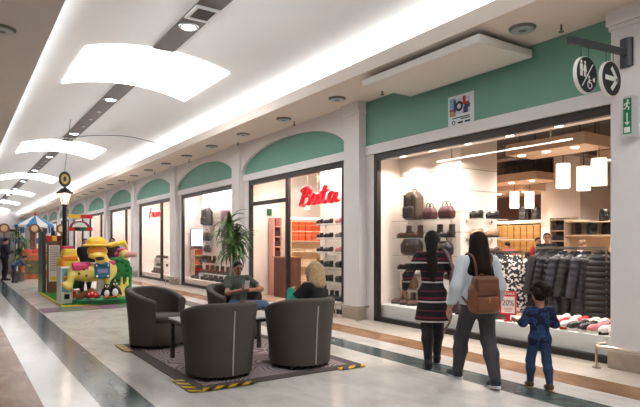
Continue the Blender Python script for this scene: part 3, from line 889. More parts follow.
def wc(m):
    seg(m, (-.10, -.14), (.11, .13), .012)
    for cx in (-.115, -.045):
        dot(m, (cx, .128), .017)
        if cx < -.1: flat(m, [(cx - .026, .105), (cx + .026, .105), (cx + .026, .04), (cx - .026, .04)])
        else: flat(m, [(cx - .014, .105), (cx + .014, .105), (cx + .034, .03), (cx - .034, .03)])
        for s in (-.012, .012): seg(m, (cx + s, .045), (cx + s, -.03), .015)
    dot(m, (.035, -.02), .016); seg(m, (.035, -.03), (.04, -.085), .016); seg(m, (.04, -.055), (.075, -.055), .013); seg(m, (.04, -.085), (.08, -.085), .014); seg(m, (.08, -.085), (.095, -.125), .014)
    for j in range(14):
        a, b = 2.0 + j * .3, 2.0 + (j + 1) * .3
        seg(m, (.05 + .042 * math.cos(a), -.105 + .042 * math.sin(a)), (.05 + .042 * math.cos(b), -.105 + .042 * math.sin(b)), .011)
    flat(m, [(.11, -.03), (.15, -.01), (.15, -.065), (.11, -.055)])
def arrow(m):
    seg(m, (-.14, 0), (.06, 0), .055)
    seg(m, (-.01, .128), (.125, -.014), .05); seg(m, (-.01, -.128), (.125, .014), .05)
disc(5.87, 3.43, 'round black restroom sign with people and wheelchair symbols, left of arrow sign', wc, 3.78)
disc(6.38, 3.47, 'round black sign with a white right-pointing arrow beside the pillar', arrow, 3.81)

e = empty('exit_sign', (XF, 3.405, 3.05), 0, 'green emergency exit sign box with running man and down arrow on pillar', 'sign')
m = MB(); m.box(-.16, 0, -.05, .05, -.24, .24); m.build('housing', [mat('exit_housing', (196, 200, 202), .5)], e, bevel=.006)
m = MB(); m.box(-.166, -.159, -.047, .047, -.21, .21); m.build('face', [mat('exit_green', (0, 112, 74), .5, emit=.04)], e)
m = MB()
def fl2(poly): m.prism(poly, lambda u, v: (-.165, -u, v), lambda u, v: (-.169, -u, v))
def sg2(a, b, w):
    d = Vector((b[0] - a[0], b[1] - a[1])); d.normalize(); q = Vector((-d.y, d.x)) * w / 2
    fl2([(a[0] + q.x, a[1] + q.y), (a[0] - q.x, a[1] - q.y), (b[0] - q.x, b[1] - q.y), (b[0] + q.x, b[1] + q.y)])
fl2([(.008 + .011 * u / .011, .182 + .011 * v / .011) for u, v in circle(.012, 12)])
sg2((.005, .168), (-.005, .12), .02); sg2((-.005, .12), (.022, .1), .012); sg2((.022, .1), (.014, .07), .011); sg2((-.005, .12), (-.026, .09), .012); sg2((-.026, .09), (-.042, .09), .011)
sg2((.004, .16), (.03, .148), .01); sg2((.004, .16), (-.024, .15), .01); sg2((-.024, .15), (-.034, .128), .01)
sg2((0, .04), (0, -.1), .012); sg2((-.024, -.07), (.002, -.104), .012); sg2((.024, -.07), (-.002, -.104), .012)
fl2([(-.034, -.13), (.034, -.13), (.034, -.195), (-.034, -.195)])
m.build('pictogram', [SIGNW], e)

# poster on the green wall: a small collage on white card with illegible text lines
e = empty('notice_poster', (XW, 6.275, 3.745), 0, 'white square poster with a picture on green wall above big window', 'poster')
m = MB(); m.box(-.012, 0, -.275, .275, -.25, .26); m.build('card', [mat('poster_card', (226, 232, 238), .5)], e)
PM = [mat('poster_sky', (128, 178, 206), .6), mat('poster_tan', (196, 150, 122), .6), mat('poster_black', (36, 34, 44), .6), mat('poster_red', (186, 52, 62), .6), mat('poster_navy', (52, 62, 104), .6), mat('poster_pale', (206, 212, 226), .6)]
m = MB()
def pq(u0, u1, v0, v1, mi, w=0.0): m.box(-.016 - w, -.0115, -u1, -u0, v0, v1, mi)
pq(-.24, -.12, .02, .22, 0); pq(-.24, -.1, -.08, .02, 1); pq(-.12, .2, -.06, .2, 5); pq(-.15, -.10, -.02, .19, 4, .001); pq(-.24, -.14, .01, .04, 3, .002); pq(.03, .18, .08, .12, 3, .002); pq(.05, .11, .1, .22, 3, .001)
pq(.06, .16, -.06, .04, 4, .002); pq(.08, .2, .02, .08, 4, .001)
for j in range(24):
    a, b = 2 * PI * j / 24, 2 * PI * (j + 1) / 24
    P = [(r * math.cos(t) - .03, r * math.sin(t) + .07) for r, t in ((.045, a), (.085, a), (.085, b), (.045, b))]
    m.prism(P, lambda u, v: (-.0195, -u, v), lambda u, v: (-.012, -u, v), 2)
for v, u0, u1 in ((-.115, -.18, .2), (-.145, 0, .2)): pq(u0, u1, v - .008, v + .008, 2)
for u0, u1 in ((-.06, .05), (.09, .2)): pq(u0, u1, -.215, -.185, 2)
for j in range(16):
    a, b = 2 * PI * j / 16, 2 * PI * (j + 1) / 16
    P = [(r * math.cos(t) - .15, r * math.sin(t) - .19) for r, t in ((.022, a), (.035, a), (.035, b), (.022, b))]
    m.prism(P, lambda u, v: (-.0195, -u, v), lambda u, v: (-.012, -u, v), 2)
m.build('picture', PM, e)

# ================================================================== goods: shoes, boots, bags
def leather(c, r=.42): return mat('leather_%d_%d_%d' % c, c, r)
KITS = {}
def shoe_kit(kind, col, sole):
    key = (kind, col, sole)
    if key in KITS: return KITS[key]
    nm = {'low': 'shoe', 'boot': 'ankle_boot', 'sneaker': 'sneaker'}[kind]
    k = Kit(nm)
    pr = [ell((0, -.09, .06), (.036, .05, .055)), ell((0, .075, .04), (.044, .07, .036)), cap((0, -.06, .05), (0, .06, .045), .036, .036)]
    cuts = [((0, 0, .02), (0, 0, -1))]
    if kind == 'boot': pr.append(cap((0, -.085, .06), (0, -.09, .19), .042, .046)); cuts.append(((0, 0, .2), (0, 0, 1)))
    mi = [] if kind == 'boot' else [ell((0, -.075, .12), (.026, .055, .05))]
    k.add(nm, bmesh_of(nm, [leather(col)], blob(pr, .012, .03, cuts, mi)))
    m = MB(); P = [(.036 * math.cos(2 * PI * i / 20) * (1.15 if math.sin(2 * PI * i / 20) > 0 else .95), .143 * math.sin(2 * PI * i / 20)) for i in range(20)]
    h = .03 if kind == 'sneaker' else .022
    m.prism(P, lambda u, v: (u, v, 0), lambda u, v: (u * 1.03, v * 1.02, h))
    k.add('sole', m.mesh('sole', [leather(sole)]))
    if kind != 'boot':
        m = MB()
        for j in range(3): m.tube([(-.026, .015 + .022 * j, .074 - .008 * j), (0, .016 + .022 * j, .085 - .008 * j), (.026, .015 + .022 * j, .074 - .008 * j)], .004, 5)
        k.add('laces', m.mesh('laces', [leather(sole)]))
    KITS[key] = k
    return k
def bag_kit(kind, col):
    key = (kind, col)
    if key in KITS: return KITS[key]
    L = leather(col)
    dk = leather(tuple(int(c * .6) for c in col))
    if kind == 'handbag':
        k = Kit('handbag')
        k.add('handbag', bmesh_of('handbag', [L], blob([rbox((0, 0, .10), (.19, .085, .10), .07), rbox((0, 0, .17), (.15, .06, .08), .055)], .014, .06)))
        m = MB(); m.tube([(.09 * math.cos(a), 0, .22 + .12 * math.sin(a)) for a in [PI * i / 12 for i in range(13)]], .01, 8); k.add('handle', m.mesh('handle', [dk], 60))
        m = MB(); m.box(-.02, .02, -.09, -.062, .14, .175); k.add('clasp', m.mesh('clasp', [mat('gold_clasp', (196, 160, 96), .3, metal=1)]))
    elif kind == 'tote':
        k = Kit('tote_bag')
        k.add('tote_bag', bmesh_of('tote_bag', [L], blob([rbox((0, 0, .09), (.165, .08, .09), .06), rbox((0, 0, .16), (.125, .055, .07), .045)], .014, .06)))
        for sy in (-.04, .04):
            m = MB(); m.tube([(.06 * math.cos(a), sy, .22 + .09 * math.sin(a)) for a in [PI * i / 12 for i in range(13)]], .008, 8); k.add('handle', m.mesh('handle', [dk], 60))
        m = MB(); m.box(-.1, .1, -.083, -.055, .135, .143); k.add('seam', m.mesh('seam', [dk]))
    else:
        k = Kit('backpack')
        k.add('backpack', bmesh_of('backpack', [L], blob([rbox((0, 0, .21), (.17, .10, .2), .06), rbox((0, 0, .4), (.13, .08, .08), .06)], .016, .06)))
        k.add('front_pocket', bmesh_of('front_pocket', [dk], blob([rbox((0, -.11, .13), (.12, .04, .1), .03)], .016, .02)))
        m = MB(); m.tube([(.05 * math.cos(a), .03, .46 + .06 * math.sin(a)) for a in [PI * i / 10 for i in range(11)]], .01, 8); k.add('handle', m.mesh('handle', [dk], 60))
        m = MB()
        for sx in (-.09, .09): m.box(sx - .018, sx + .018, -.118, -.098, .2, .42)
        k.add('flap_strap', m.mesh('flap_strap', [dk]))
    KITS[key] = k
    return k
BLK, BRN, DBR, TAN, BURG, WHT, PNK, RDD, GRY = (30, 28, 28), (88, 56, 40), (52, 38, 33), (160, 122, 88), (76, 36, 40), (232, 226, 220), (206, 120, 132), (186, 44, 48), (110, 106, 104)

# glass shelves of the display block (front faces the mall)
SH = [.99 - .01, 1.31, 1.65, 1.99, .64]
def glass_shelf(x0, x1, y0, y1, z, lab, grp):
    e = empty('glass_shelf', ((x0 + x1) / 2, (y0 + y1) / 2, z), 0, lab, 'shelf', grp)
    a, b = (x1 - x0) / 2, (y1 - y0) / 2
    m = MB(); m.box(-a, a, -b, b, -.012, 0); m.build('shelf_board', [GLASS], e)
    m = MB()
    if b > a: m.box(-a - .004, -a, -b, b, -.012, 0)
    else: m.box(-a, a, -b - .004, -b, -.012, 0)
    m.build('front_edge', [GSHELF], e)
    m = MB()
    for t in (-.8, .8):
        if b > a: m.box(a - .02, a, t * b - .012, t * b + .012, -.06, -.018)
        else: m.box(t * a - .012, t * a + .012, b - .02, b, -.06, -.018)
    m.build('bracket', [STEEL], e)
lev = sorted(SH)
for i, z in enumerate(lev):
    glass_shelf(7.34, 7.66, 7.0, 8.45, z, 'glass shelf left of the block corner in the big window, %s from the bottom' % ORD[i], 'glass shelves of the display block')
    if z > 1.2: glass_shelf(7.72, 8.6, 6.62, 6.93, z, 'short glass shelf on the end of the display block, %s from the bottom' % ORD[i - 2], 'short glass shelves of the display block')
    glass_shelf(7.34, 7.66, 9.5, 11.5, z, 'glass shelf in the script-sign window, %s from the bottom' % ORD[i], 'glass shelves of the script-sign window')
def put(k, x, y, z, rz, lab, cat, grp, sc=1.0): return k.place((x, y, z), rz, sc, lab, cat, grp)
W = -PI / 2        # front of a bag towards the mall (local -y -> -x)
put(bag_kit('backpack', (78, 62, 50)), 7.5, 8.0, 1.99, W, 'large brown backpack on the top shelf of the big window display', 'backpack', 'bags of the big window', 1.2)
put(bag_kit('tote', BURG), 7.5, 7.55, 1.99, W, 'burgundy tote bag beside the brown backpack on the top shelf', 'bag', 'bags of the big window', 1.0)
put(bag_kit('tote', (84, 40, 44)), 7.5, 7.12, 1.99, W, 'burgundy tote bag at the corner end of the top shelf', 'bag', 'bags of the big window', 1.05)
for j, (y, c, nm) in enumerate([(8.26, BRN, 'brown ankle boot at the left end of the second shelf from top'), (7.94, BRN, 'brown ankle boot next to its pair on second shelf from top'),
                                (7.42, DBR, 'dark brown ankle boot near the corner on second shelf from top'), (7.12, DBR, 'dark brown ankle boot at the corner of second shelf from top')]):
    put(shoe_kit('boot', c, BLK), 7.5, y, 1.651, .25, nm, 'boot', 'boots of the display block', 1.25)
put(bag_kit('handbag', (58, 44, 42)), 7.5, 8.05, 1.31, W, 'wide dark brown handbag on the middle shelf left of striped dress', 'handbag', 'bags of the big window', 1.35)
put(bag_kit('handbag', BLK), 7.5, 7.2, 1.31, W, 'black handbag between the two women on the middle shelf', 'handbag', 'bags of the big window', 1.1)
for j, y in enumerate([8.28, 7.94, 7.6, 7.2]):
    put(shoe_kit('low', [BLK, BLK, GRY, DBR][j], [WHT, WHT, TAN, BLK][j]), 7.5, y, .981, .2, ['black white-soled shoe at the left end of the fourth shelf', 'second black white-soled shoe on the fourth shelf', 'grey shoe on the fourth shelf behind the striped dress', 'dark brown shoe near the corner of fourth shelf'][j], 'shoe', 'shoes of the display block', (1.1, 1.1, 1.7))
put(bag_kit('handbag', (108, 76, 56)), 7.5, 8.1, .64, W, 'brown handbag on the lowest glass shelf by the striped sleeve', 'handbag', 'bags of the big window', 1.0)
for j, (y, lab) in enumerate([(8.35, 'brown ankle boot standing leftmost on the white window floor'), (8.1, 'brown ankle boot second from the left on white window floor'), (7.88, 'brown ankle boot third from the left on white window floor')]):
    put(shoe_kit('boot', (98, 66, 52), BLK), 7.45, y, .332, 1.1, lab, 'boot', 'boots on the window floor', 1.2)
# end face of the block
for z, c, k_, nm in ((1.99, BLK, 'low', 'black shoe'), (1.65, TAN, 'low', 'tan shoe'), (1.31, DBR, 'low', 'dark brown shoe')):
    for j, x in enumerate((7.92, 8.36)):
        put(shoe_kit(k_, c, BLK if c != BLK else DBR), x, 6.78, z + .001, 1.45, '%s on the block-end shelf, %s from the corner' % (nm, ORD[j]), 'shoe', 'shoes on the block end', (1.15, 1.15, 1.75))
# script-sign window shelves
cols = {1.99: (BLK, PNK), 1.65: (BLK, GRY), 1.31: (DBR, PNK), .98: (BLK, DBR), .64: (BLK, BLK)}
cn = {BLK: 'black', PNK: 'pink', GRY: 'grey', DBR: 'dark brown', WHT: 'white', RDD: 'red', BRN: 'brown', TAN: 'tan'}
for i, z in enumerate(lev):
    for j, y in enumerate((11.3, 10.93, 10.5, 10.1)):
        c = cols[z][j // 2]
        put(shoe_kit('low', c, WHT if z > 1.2 else BLK), 7.48, y, z + .001, .25 if j % 2 else -.1, '%s shoe in the script-sign window, %s shelf from bottom, %s from left' % (cn[c], ORD[i], ORD[j]), 'shoe', 'shoes of the script-sign window', (1.1, 1.1, 1.6))
for j, y in enumerate((11.35, 11.15, 10.9, 10.7, 10.45, 10.25)):
    put(shoe_kit('boot', BLK, BLK), 7.45, y, .202, 1.1, 'black boot on the floor of the script-sign window, %s from the left' % ORD[j], 'boot', 'boots of the script-sign window', 1.1)
# sneakers on the right of the window floor
fr = [(WHT, WHT), (WHT, BLK), (PNK, WHT), (BLK, WHT), (BLK, WHT), (WHT, RDD), (RDD, WHT), (WHT, BLK)]
bk = [(WHT, BLK), (WHT, WHT), (BLK, WHT), (WHT, RDD), (WHT, RDD), (RDD, WHT), (WHT, RDD), (WHT, WHT)]
for row, (lst, x) in enumerate(((fr, 7.27), (bk, 7.64))):
    for j, (c, s) in enumerate(lst):
        put(shoe_kit('sneaker', c, s), x, 3.84 + j * .145 + .05 * row, .333, 1.35 + .2 * math.sin(3 * j), '%s sneaker, %s sole, %s row of the window floor, %s from right pillar' % (cn[c], cn[s], ['front', 'back'][row], ORD[j]), 'sneaker', 'sneakers by the right pillar', (1.25, 1.3, 1.45))
for j, (y, c, s) in enumerate([(5.75, BLK, BRN), (5.98, BRN, BLK), (6.2, BLK, WHT), (6.45, BRN, BLK), (6.7, BLK, BRN)]):
    put(shoe_kit('sneaker', c, s), 7.25, y, .333, 1.1, '%s shoe, %s sole, on the window floor left of sale sign, %s from it' % (cn[c], cn[s], ORD[j]), 'shoe', 'shoes left of the sale sign', (1.3, 1.3, 1.6))
# boxes and shoes: boot display window
BL = [2.15, 1.62, 1.23, .87]
for i, z in enumerate(BL):
    glass_shelf(7.2, 7.5, 17.3, 19.0, z, 'glass shelf in the boot display window, %s from the top' % ORD[i], 'glass shelves of the boot window')
put(bag_kit('backpack', (62, 58, 60)), 7.35, 18.3, 2.15, W, 'dark grey backpack on the top shelf of the boot display window', 'backpack', 'bags of the boot window', 1.35)
put(bag_kit('handbag', (52, 50, 50)), 7.35, 18.3, 1.62, W, 'dark handbag under the grey backpack in the boot display window', 'handbag', 'bags of the boot window', 1.25)
put(bag_kit('handbag', (60, 48, 44)), 7.35, 18.3, 1.23, W, 'dark handbag second under the grey backpack in the boot display window', 'handbag', 'bags of the boot window', 1.0)
for j, y in enumerate((18.8, 18.5, 18.2, 17.8)):
    put(shoe_kit('boot', BLK, BLK), 7.35, y, .871, .2, 'black boot on the lowest glass shelf of the boot window, %s from the left' % ORD[j], 'boot', 'boots on the lowest boot-window shelf', 1.2)
for j in range(9):
    put(shoe_kit('boot', (48, 38, 34), BLK), 7.3, 19.4 - j * .45, .253, .25, 'dark brown boot on the floor of the boot display window, %s from the left' % ORD[j], 'boot', 'boots on the boot-window floor', 1.45)
e = shelf_unit('low_bench', (7.32, 17.5, 0), 2.2, .3, [.5], 'low white bench of boots in the boot display window', 'bench', (PLINTH, PLINTH), back=False, rz=-PI / 2, top=.5)
for j in range(5):
    put(shoe_kit('boot', (60, 42, 34), BLK), 7.32, 18.4 - j * .44, .502, .25, 'brown boot on the low white bench in the boot window, %s from the left' % ORD[j], 'boot', 'boots on the low bench', 1.4)
# fourth shop: stepped stand with shoes, pink coat; further shops: a poster and a stand each
e = shelf_unit('stepped_stand', (7.45, 23.6, 0), 1.3, .35, [.55, .9], 'low stand of shoes beneath the small red script sign', 'stand', (PLINTH, PLINTH), back=False, rz=-PI / 2, top=.9)
for i, z in enumerate((.253, .553, .903)):
    for j in range(4):
        put(shoe_kit('boot' if i == 0 else 'low', (72, 40, 38), BLK), 7.4 if i else 7.2, 24.1 - j * .36, z, .2, 'dark red shoe under the small red sign, %s level, %s from left' % (['lowest', 'middle', 'top'][i], ORD[j]), 'shoe', 'shoes under the small red sign', 1.2)
for i in range(6, len(bays)):
    y0, y1 = bays[i]
    m = MB(); m.box(-.02, .02, -.5, .5, -.75, .75, 0); m.box(-.026, -.019, -.42, .42, -.3, .66, 1)
    o = m.build('fashion_poster', [mat('poster_pale_frame', (232, 226, 222), .6), mat('poster_grey_picture', (136, 132, 140), .6, noise=(4, .5))])
    o.location = (7.9, y0 + 3.2, 2.1); tag(o, 'pale fashion poster in the %s shop window beyond the small red script sign' % ORD[i - 6], 'poster', 'posters of the far shop windows')
    m = MB()
    m.cyl((0, 0, 1.0), (0, 0, -.0), .006, n=6)
    m.build('hanging_wire', [STEEL], o).location = (0, 0, .4)
    for jj in range(2):
        e = shelf_unit('display_stand', (7.6, y0 + 1.6 + 2.6 * jj, .25 if i < 6 else .3), .9, .4, [.3, .7, 1.1], 'white display stand, %s shop window beyond small red sign, %s of two' % (ORD[i - 6], ['nearer', 'farther'][jj]), 'stand', (PLINTH, PINKW), rz=-PI / 2, top=1.15)
        for q in range(2):
            put(bag_kit('handbag', [BURG, GRY, BRN, BLK][(i + q + jj) % 4]), 7.55, y0 + 1.4 + .42 * q + 2.6 * jj, [.25 if i < 6 else .3][0] + 1.103, W, '%s handbag, %s stand, %s shop window beyond the small red sign' % (['burgundy', 'grey', 'brown', 'black'][(i + q + jj) % 4], ['nearer', 'farther'][jj], ORD[i - 6]), 'handbag', 'bags of the far shop windows')
# bags on the wall shelving by the right pillar; black shoes on the shop table; shoes on the far table
cr, sr = math.cos(-.5), math.sin(-.5)
for j, (u, z) in enumerate([(-.38, 1.74), (0, 1.74), (.36, 1.74), (.3, 2.06), (-.3, 1.1), (.3, 1.1)]):
    put(bag_kit('backpack' if z > 1.2 else 'handbag', [BLK, (46, 62, 72), BLK, (50, 50, 52), BLK, DBR][j]), 12.4 + u * cr, 7.2 + u * sr, z + .002, -.5, ['black backpack at the left on the pale wall shelving', 'blue-grey backpack in the middle of the pale wall shelving', 'black backpack at the right on the pale wall shelving', 'dark backpack on top of the pale wall shelving', 'black handbag low at the left on pale wall shelving', 'brown handbag low at the right on pale wall shelving'][j], 'bag', 'bags on the pale wall shelving', .62 if z > 1.2 else 1)
for j in range(9):
    put(shoe_kit('boot', BLK if j % 3 else DBR, BLK), 11.0 + .36 * (j % 2), 9.05 - j * .26, 1.102, 1.5 + .1 * (j % 3), '%s boot on the wooden table before the clerk, %s from the left' % ('black' if j % 3 else 'dark brown', ORD[j]), 'boot', 'boots on the wooden table', 1.2)
for j in range(5):
    put(shoe_kit('low', [WHT, BLK, TAN, WHT, DBR][j], BLK), 8.58 + .19 * j, 12.5, 1.152, .1, '%s shoe on the table before the orange shelves, %s from the left' % (cn[[WHT, BLK, TAN, WHT, DBR][j]], ORD[j]), 'shoe', 'shoes on the far table', 1.3)

# ---- clothes racks
PUFF = mat('puffer_black', (30, 29, 33), .42, spec=.45)
PUFF2 = mat('puffer_slate', (42, 42, 52), .4, spec=.45)
COAT = mat('coat_black', (34, 32, 34), .8)
def patt(n, l):
    tc = n.new('ShaderNodeTexCoord'); t = n.new('ShaderNodeTexVoronoi'); t.inputs['Scale'].default_value = 16
    nz = n.new('ShaderNodeTexNoise'); nz.inputs['Scale'].default_value = 22; nz.inputs['Detail'].default_value = 1
    l.new(tc.outputs['Object'], nz.inputs['Vector'])
    r = n.new('ShaderNodeValToRGB'); set_ramp(r, [(0.0, (30, 28, 30)), (.5, (30, 28, 30)), (.53, (220, 212, 206))], 'CONSTANT')
    l.new(nz.outputs['Fac'], r.inputs['Fac'])
    return r.outputs['Color'], None
PATT = ramp_mat('black_white_print', patt, .7)
def jacket_kit(key, mt, puff, L=1.0):
    k = Kit('hanging_jacket')
    m = MB(); secs = []; nz = 44
    for i in range(nz + 1):
        t = i / nz; z = -L * t
        a = .06 + .19 * min(1, (t / .1)) ** .6 if t < .1 else .25 + .03 * t
        b = (.06 + .042 * min(1, t / .15)) * (1 + (.30 * abs(math.sin(t * puff * PI)) if puff else .05 * math.sin(9 * t)))
        if t > .985: a *= .95; b *= .8
        secs.append((0, 0, z, a, b))
    m.loft(secs[::-1], 26, 0, 2.6); k.add('hanging_jacket', m.mesh('hanging_jacket', [mt], 70))
    for s in (-1, 1):
        m = MB(); pts = [(s * (.2 + .13 * t), -.01, -.07 - .62 * t) for t in [i / 20 for i in range(21)]]
        m.tube(pts, [(.074 - .014 * i / 20) * (1 + (.28 * abs(math.sin(i / 20 * puff * .6 * PI)) if puff else 0)) for i in range(21)], 12); k.add('sleeve', m.mesh('sleeve', [mt], 70))
    m = MB(); m.lathe([(.075, 0), (.085, .03), (.07, .06), (.05, .05)], (0, 0, -.02), 16, sy=.7); k.add('collar', m.mesh('collar', [mt], 60))
    m = MB(); m.tube([(0, 0, -.04), (0, 0, .06), (.02, 0, .085), (.035, 0, .07), (.03, 0, .055)], .004, 6); k.add('hanger_hook', m.mesh('hanger_hook', [STEEL]))
    return k
JK = [jacket_kit('p', PUFF, 11), jacket_kit('s', PUFF2, 10), jacket_kit('c', COAT, 0)]
def rack(x, y0, y1, h, lab):
    e = empty('clothes_rack', (x, (y0 + y1) / 2, .001 if x > 7.9 else .33), 0, lab, 'clothes rack'); L = (y1 - y0) / 2
    m = MB(); m.cyl((0, -L, h), (0, L, h), .016, n=10); m.box(-.03, .03, -L, L, h + .01, h + .03); m.build('rail', [STEEL], e)
    for s in (-1, 1):
        m = MB(); m.cyl((0, s * L, .02), (0, s * L, h + .02), .014, n=8); m.build('post', [STEEL], e)
        m = MB(); m.box(-.25, .25, s * L - .02, s * L + .02, 0, .03); m.build('foot', [STEEL], e)
rack(8.35, 4.62, 5.85, 1.46, 'silver rail clothes rack of dark puffer jackets in the big window')
N = 6
for j in range(N):
    y = 5.74 - j * .2
    JK[[2, 0, 1, 0, 1, 0][j]].place((8.35 + .02 * (j % 2), y, 1.38), (.12, -.1, .15, 0, .1, -.5)[j] - .35, sc=(1.02, 1.0, 1.0), label='dark %s on the silver rack, %s from the left' % (['plain coat', 'black puffer jacket', 'slate puffer jacket', 'black puffer jacket', 'slate puffer jacket', 'black puffer jacket'][j], ORD[j]), cat='jacket', group='jackets on the silver rack')
rack(8.15, 5.98, 6.55, 1.38, 'short clothes rack of patterned coats beside the display block')
for j, y in enumerate((6.06, 6.26, 6.44)):
    k = JK[2] if j == 2 else None
    if k is None:
        if 'pat' not in KITS: KITS['pat'] = jacket_kit('pt', PATT, 0, .95)
        k = KITS['pat']
    k.place((8.15, y, 1.30 + (.05 if j == 2 else 0)), -.75, label=['black and white print coat nearest the sale sign', 'black and white print coat second from the sale sign', 'plain black coat at the end of short rack behind light blouse'][j], cat='coat', group='coats on the short rack')

put(bag_kit('backpack', BLK), 16.15, 11.75, 2.32, W, 'dark backpack standing on top of the yellow box shelving', 'backpack', 'bags deep in the shop', 1.15)
put(bag_kit('backpack', DBR), 16.15, 11.3, 2.32, W, 'dark brown backpack on top of yellow box shelving, right end', 'backpack', 'bags deep in the shop', .9)
# sale sign on the window floor
e = empty('sale_sign', (7.17, 5.52, .33), -1.0, 'red and white 20 percent sale sign on the window floor', 'sign')
m = MB(); m.box(-.06, .06, -.05, .05, 0, .02); m.box(-.035, .035, -.01, .01, 0, .12); m.build('foot', [RED], e)
m = MB(); m.box(-.125, .125, -.01, .01, .1, .47); m.build('panel', [mat('sale_red', (204, 40, 48), .5)], e, bevel=.003)
m = MB(); m.box(-.1, .1, -.014, -.009, .13, .385); m.build('white_field', [mat('sale_white', (240, 226, 222), .5)], e)
def text(body, size, name, mt, parent, loc, rot, align='CENTER', sx=1.0):
    c = bpy.data.curves.new(name, 'FONT'); c.body = body; c.size = size; c.align_x = align; c.align_y = 'CENTER'; c.extrude = .002
    o = bpy.data.objects.new(name, c); COL.objects.link(o)
    dg = bpy.context.evaluated_depsgraph_get(); me = bpy.data.meshes.new_from_object(o.evaluated_get(dg))
    bpy.data.objects.remove(o); bpy.data.curves.remove(c)
    me.materials.clear(); me.materials.append(mt)
    q = link(name, me, parent); q.location = loc; q.rotation_euler = rot; q.scale = (sx, 1, 1)
    return q
text('20%', .125, 'lettering', mat('sale_ink', (86, 50, 60), .6), e, (0, -.016, .285), (PI / 2, 0, 0), sx=.85)
text('MIDSALE', .055, 'heading', SIGNW, e, (0, -.0125, .43), (PI / 2, 0, 0), sx=.9)
m = MB()
for z, w in ((.205, .06), (.18, .075), (.155, .05)): m.box(-w, w, -.016, -.0135, z - .005, z + .005)
m.build('small_print', [mat('sale_pink', (206, 120, 122), .6)], e)
# ================================================================== rug, hazard tape, tub chairs, table, plant
def rugb(n, l):
    tc = n.new('ShaderNodeTexCoord')
    v = n.new('ShaderNodeTexVoronoi'); v.inputs['Scale'].default_value = 1.35
    l.new(tc.outputs['Object'], v.inputs['Vector'])
    mu = n.new('ShaderNodeMath'); mu.operation = 'MULTIPLY'; mu.inputs[1].default_value = 105
    l.new(v.outputs['Distance'], mu.inputs[0])
    si = n.new('ShaderNodeMath'); si.operation = 'SINE'; l.new(mu.outputs[0], si.inputs[0])
    r = n.new('ShaderNodeValToRGB'); set_ramp(r, [(0.0, (120, 106, 110)), (.45, (132, 118, 122)), (.6, (172, 156, 158)), (1.0, (182, 166, 168))])
    ma = n.new('ShaderNodeMapRange'); ma.inputs['From Min'].default_value = -1; l.new(si.outputs[0], ma.inputs['Value'])
    l.new(ma.outputs['Result'], r.inputs['Fac'])
    return r.outputs['Color'], ma.outputs['Result']
RUG = ramp_mat('rug_rings', rugb, .95, .3)
RUGB = mat('rug_border', (92, 80, 80), .95, noise=(40, .15))
rx0, rx1, ry0, ry1 = 2.06, 4.30, 5.47, 8.62
e = empty('rug', ((rx0 + rx1) / 2, (ry0 + ry1) / 2, 0), 0, 'grey mauve rug with ring pattern beneath the four tub chairs', 'rug')
a, b = (rx1 - rx0) / 2, (ry1 - ry0) / 2
m = MB(); m.box(-a + .16, a - .16, -b + .16, b - .16, .001, .012); m.build('rug_field', [RUG], e)
m = MB()
for x0, x1, y0, y1 in ((-a, a, -b, -b + .16), (-a, a, b - .16, b), (-a, -a + .16, -b + .16, b - .16), (a - .16, a, -b + .16, b - .16)): m.box(x0, x1, y0, y1, .001, .011)
m.build('rug_border', [RUGB], e)
TY, TB = mat('tape_yellow', (216, 180, 28), .5), mat('tape_black', (36, 34, 30), .5)
def tape(p, d, L, lab):
    """striped tape: starts at p, runs along d for L"""
    d = Vector(d); q = Vector((-d.y, d.x)); m = MB(); n = max(3, round(L / .085)); w = .055
    for i in range(n):
        t0, t1 = L * i / n, L * (i + 1) / n; sk = .05
        P = []
        for z in (.013, .0165):
            for t, s_, dx in ((t0, -w, -sk), (t1, -w, -sk), (t1, w, sk), (t0, w, sk)):
                tt = min(max(t + dx, 0), L); P.append((p[0] + d.x * tt + q.x * s_, p[1] + d.y * tt + q.y * s_, z))
        m.add(P, [(0, 3, 2, 1), (4, 5, 6, 7), (0, 1, 5, 4), (1, 2, 6, 5), (2, 3, 7, 6), (3, 0, 4, 7)], i % 2)
    tag(m.build('hazard_tape', [TY, TB]), lab, 'tape', 'hazard tape on the rug edges')
tape((2.06, 5.42), (0, 1), .62, 'yellow and black hazard tape along left rug edge at near corner')
tape((2.12, 5.46), (1, 0), .66, 'yellow and black hazard tape along front rug edge under nearest chair')
tape((3.86, 5.46), (1, 0), .46, 'yellow and black hazard tape at the right front corner of rug')
tape((2.04, 7.98), (0, 1), .66, 'yellow and black hazard tape at the far left corner of rug')

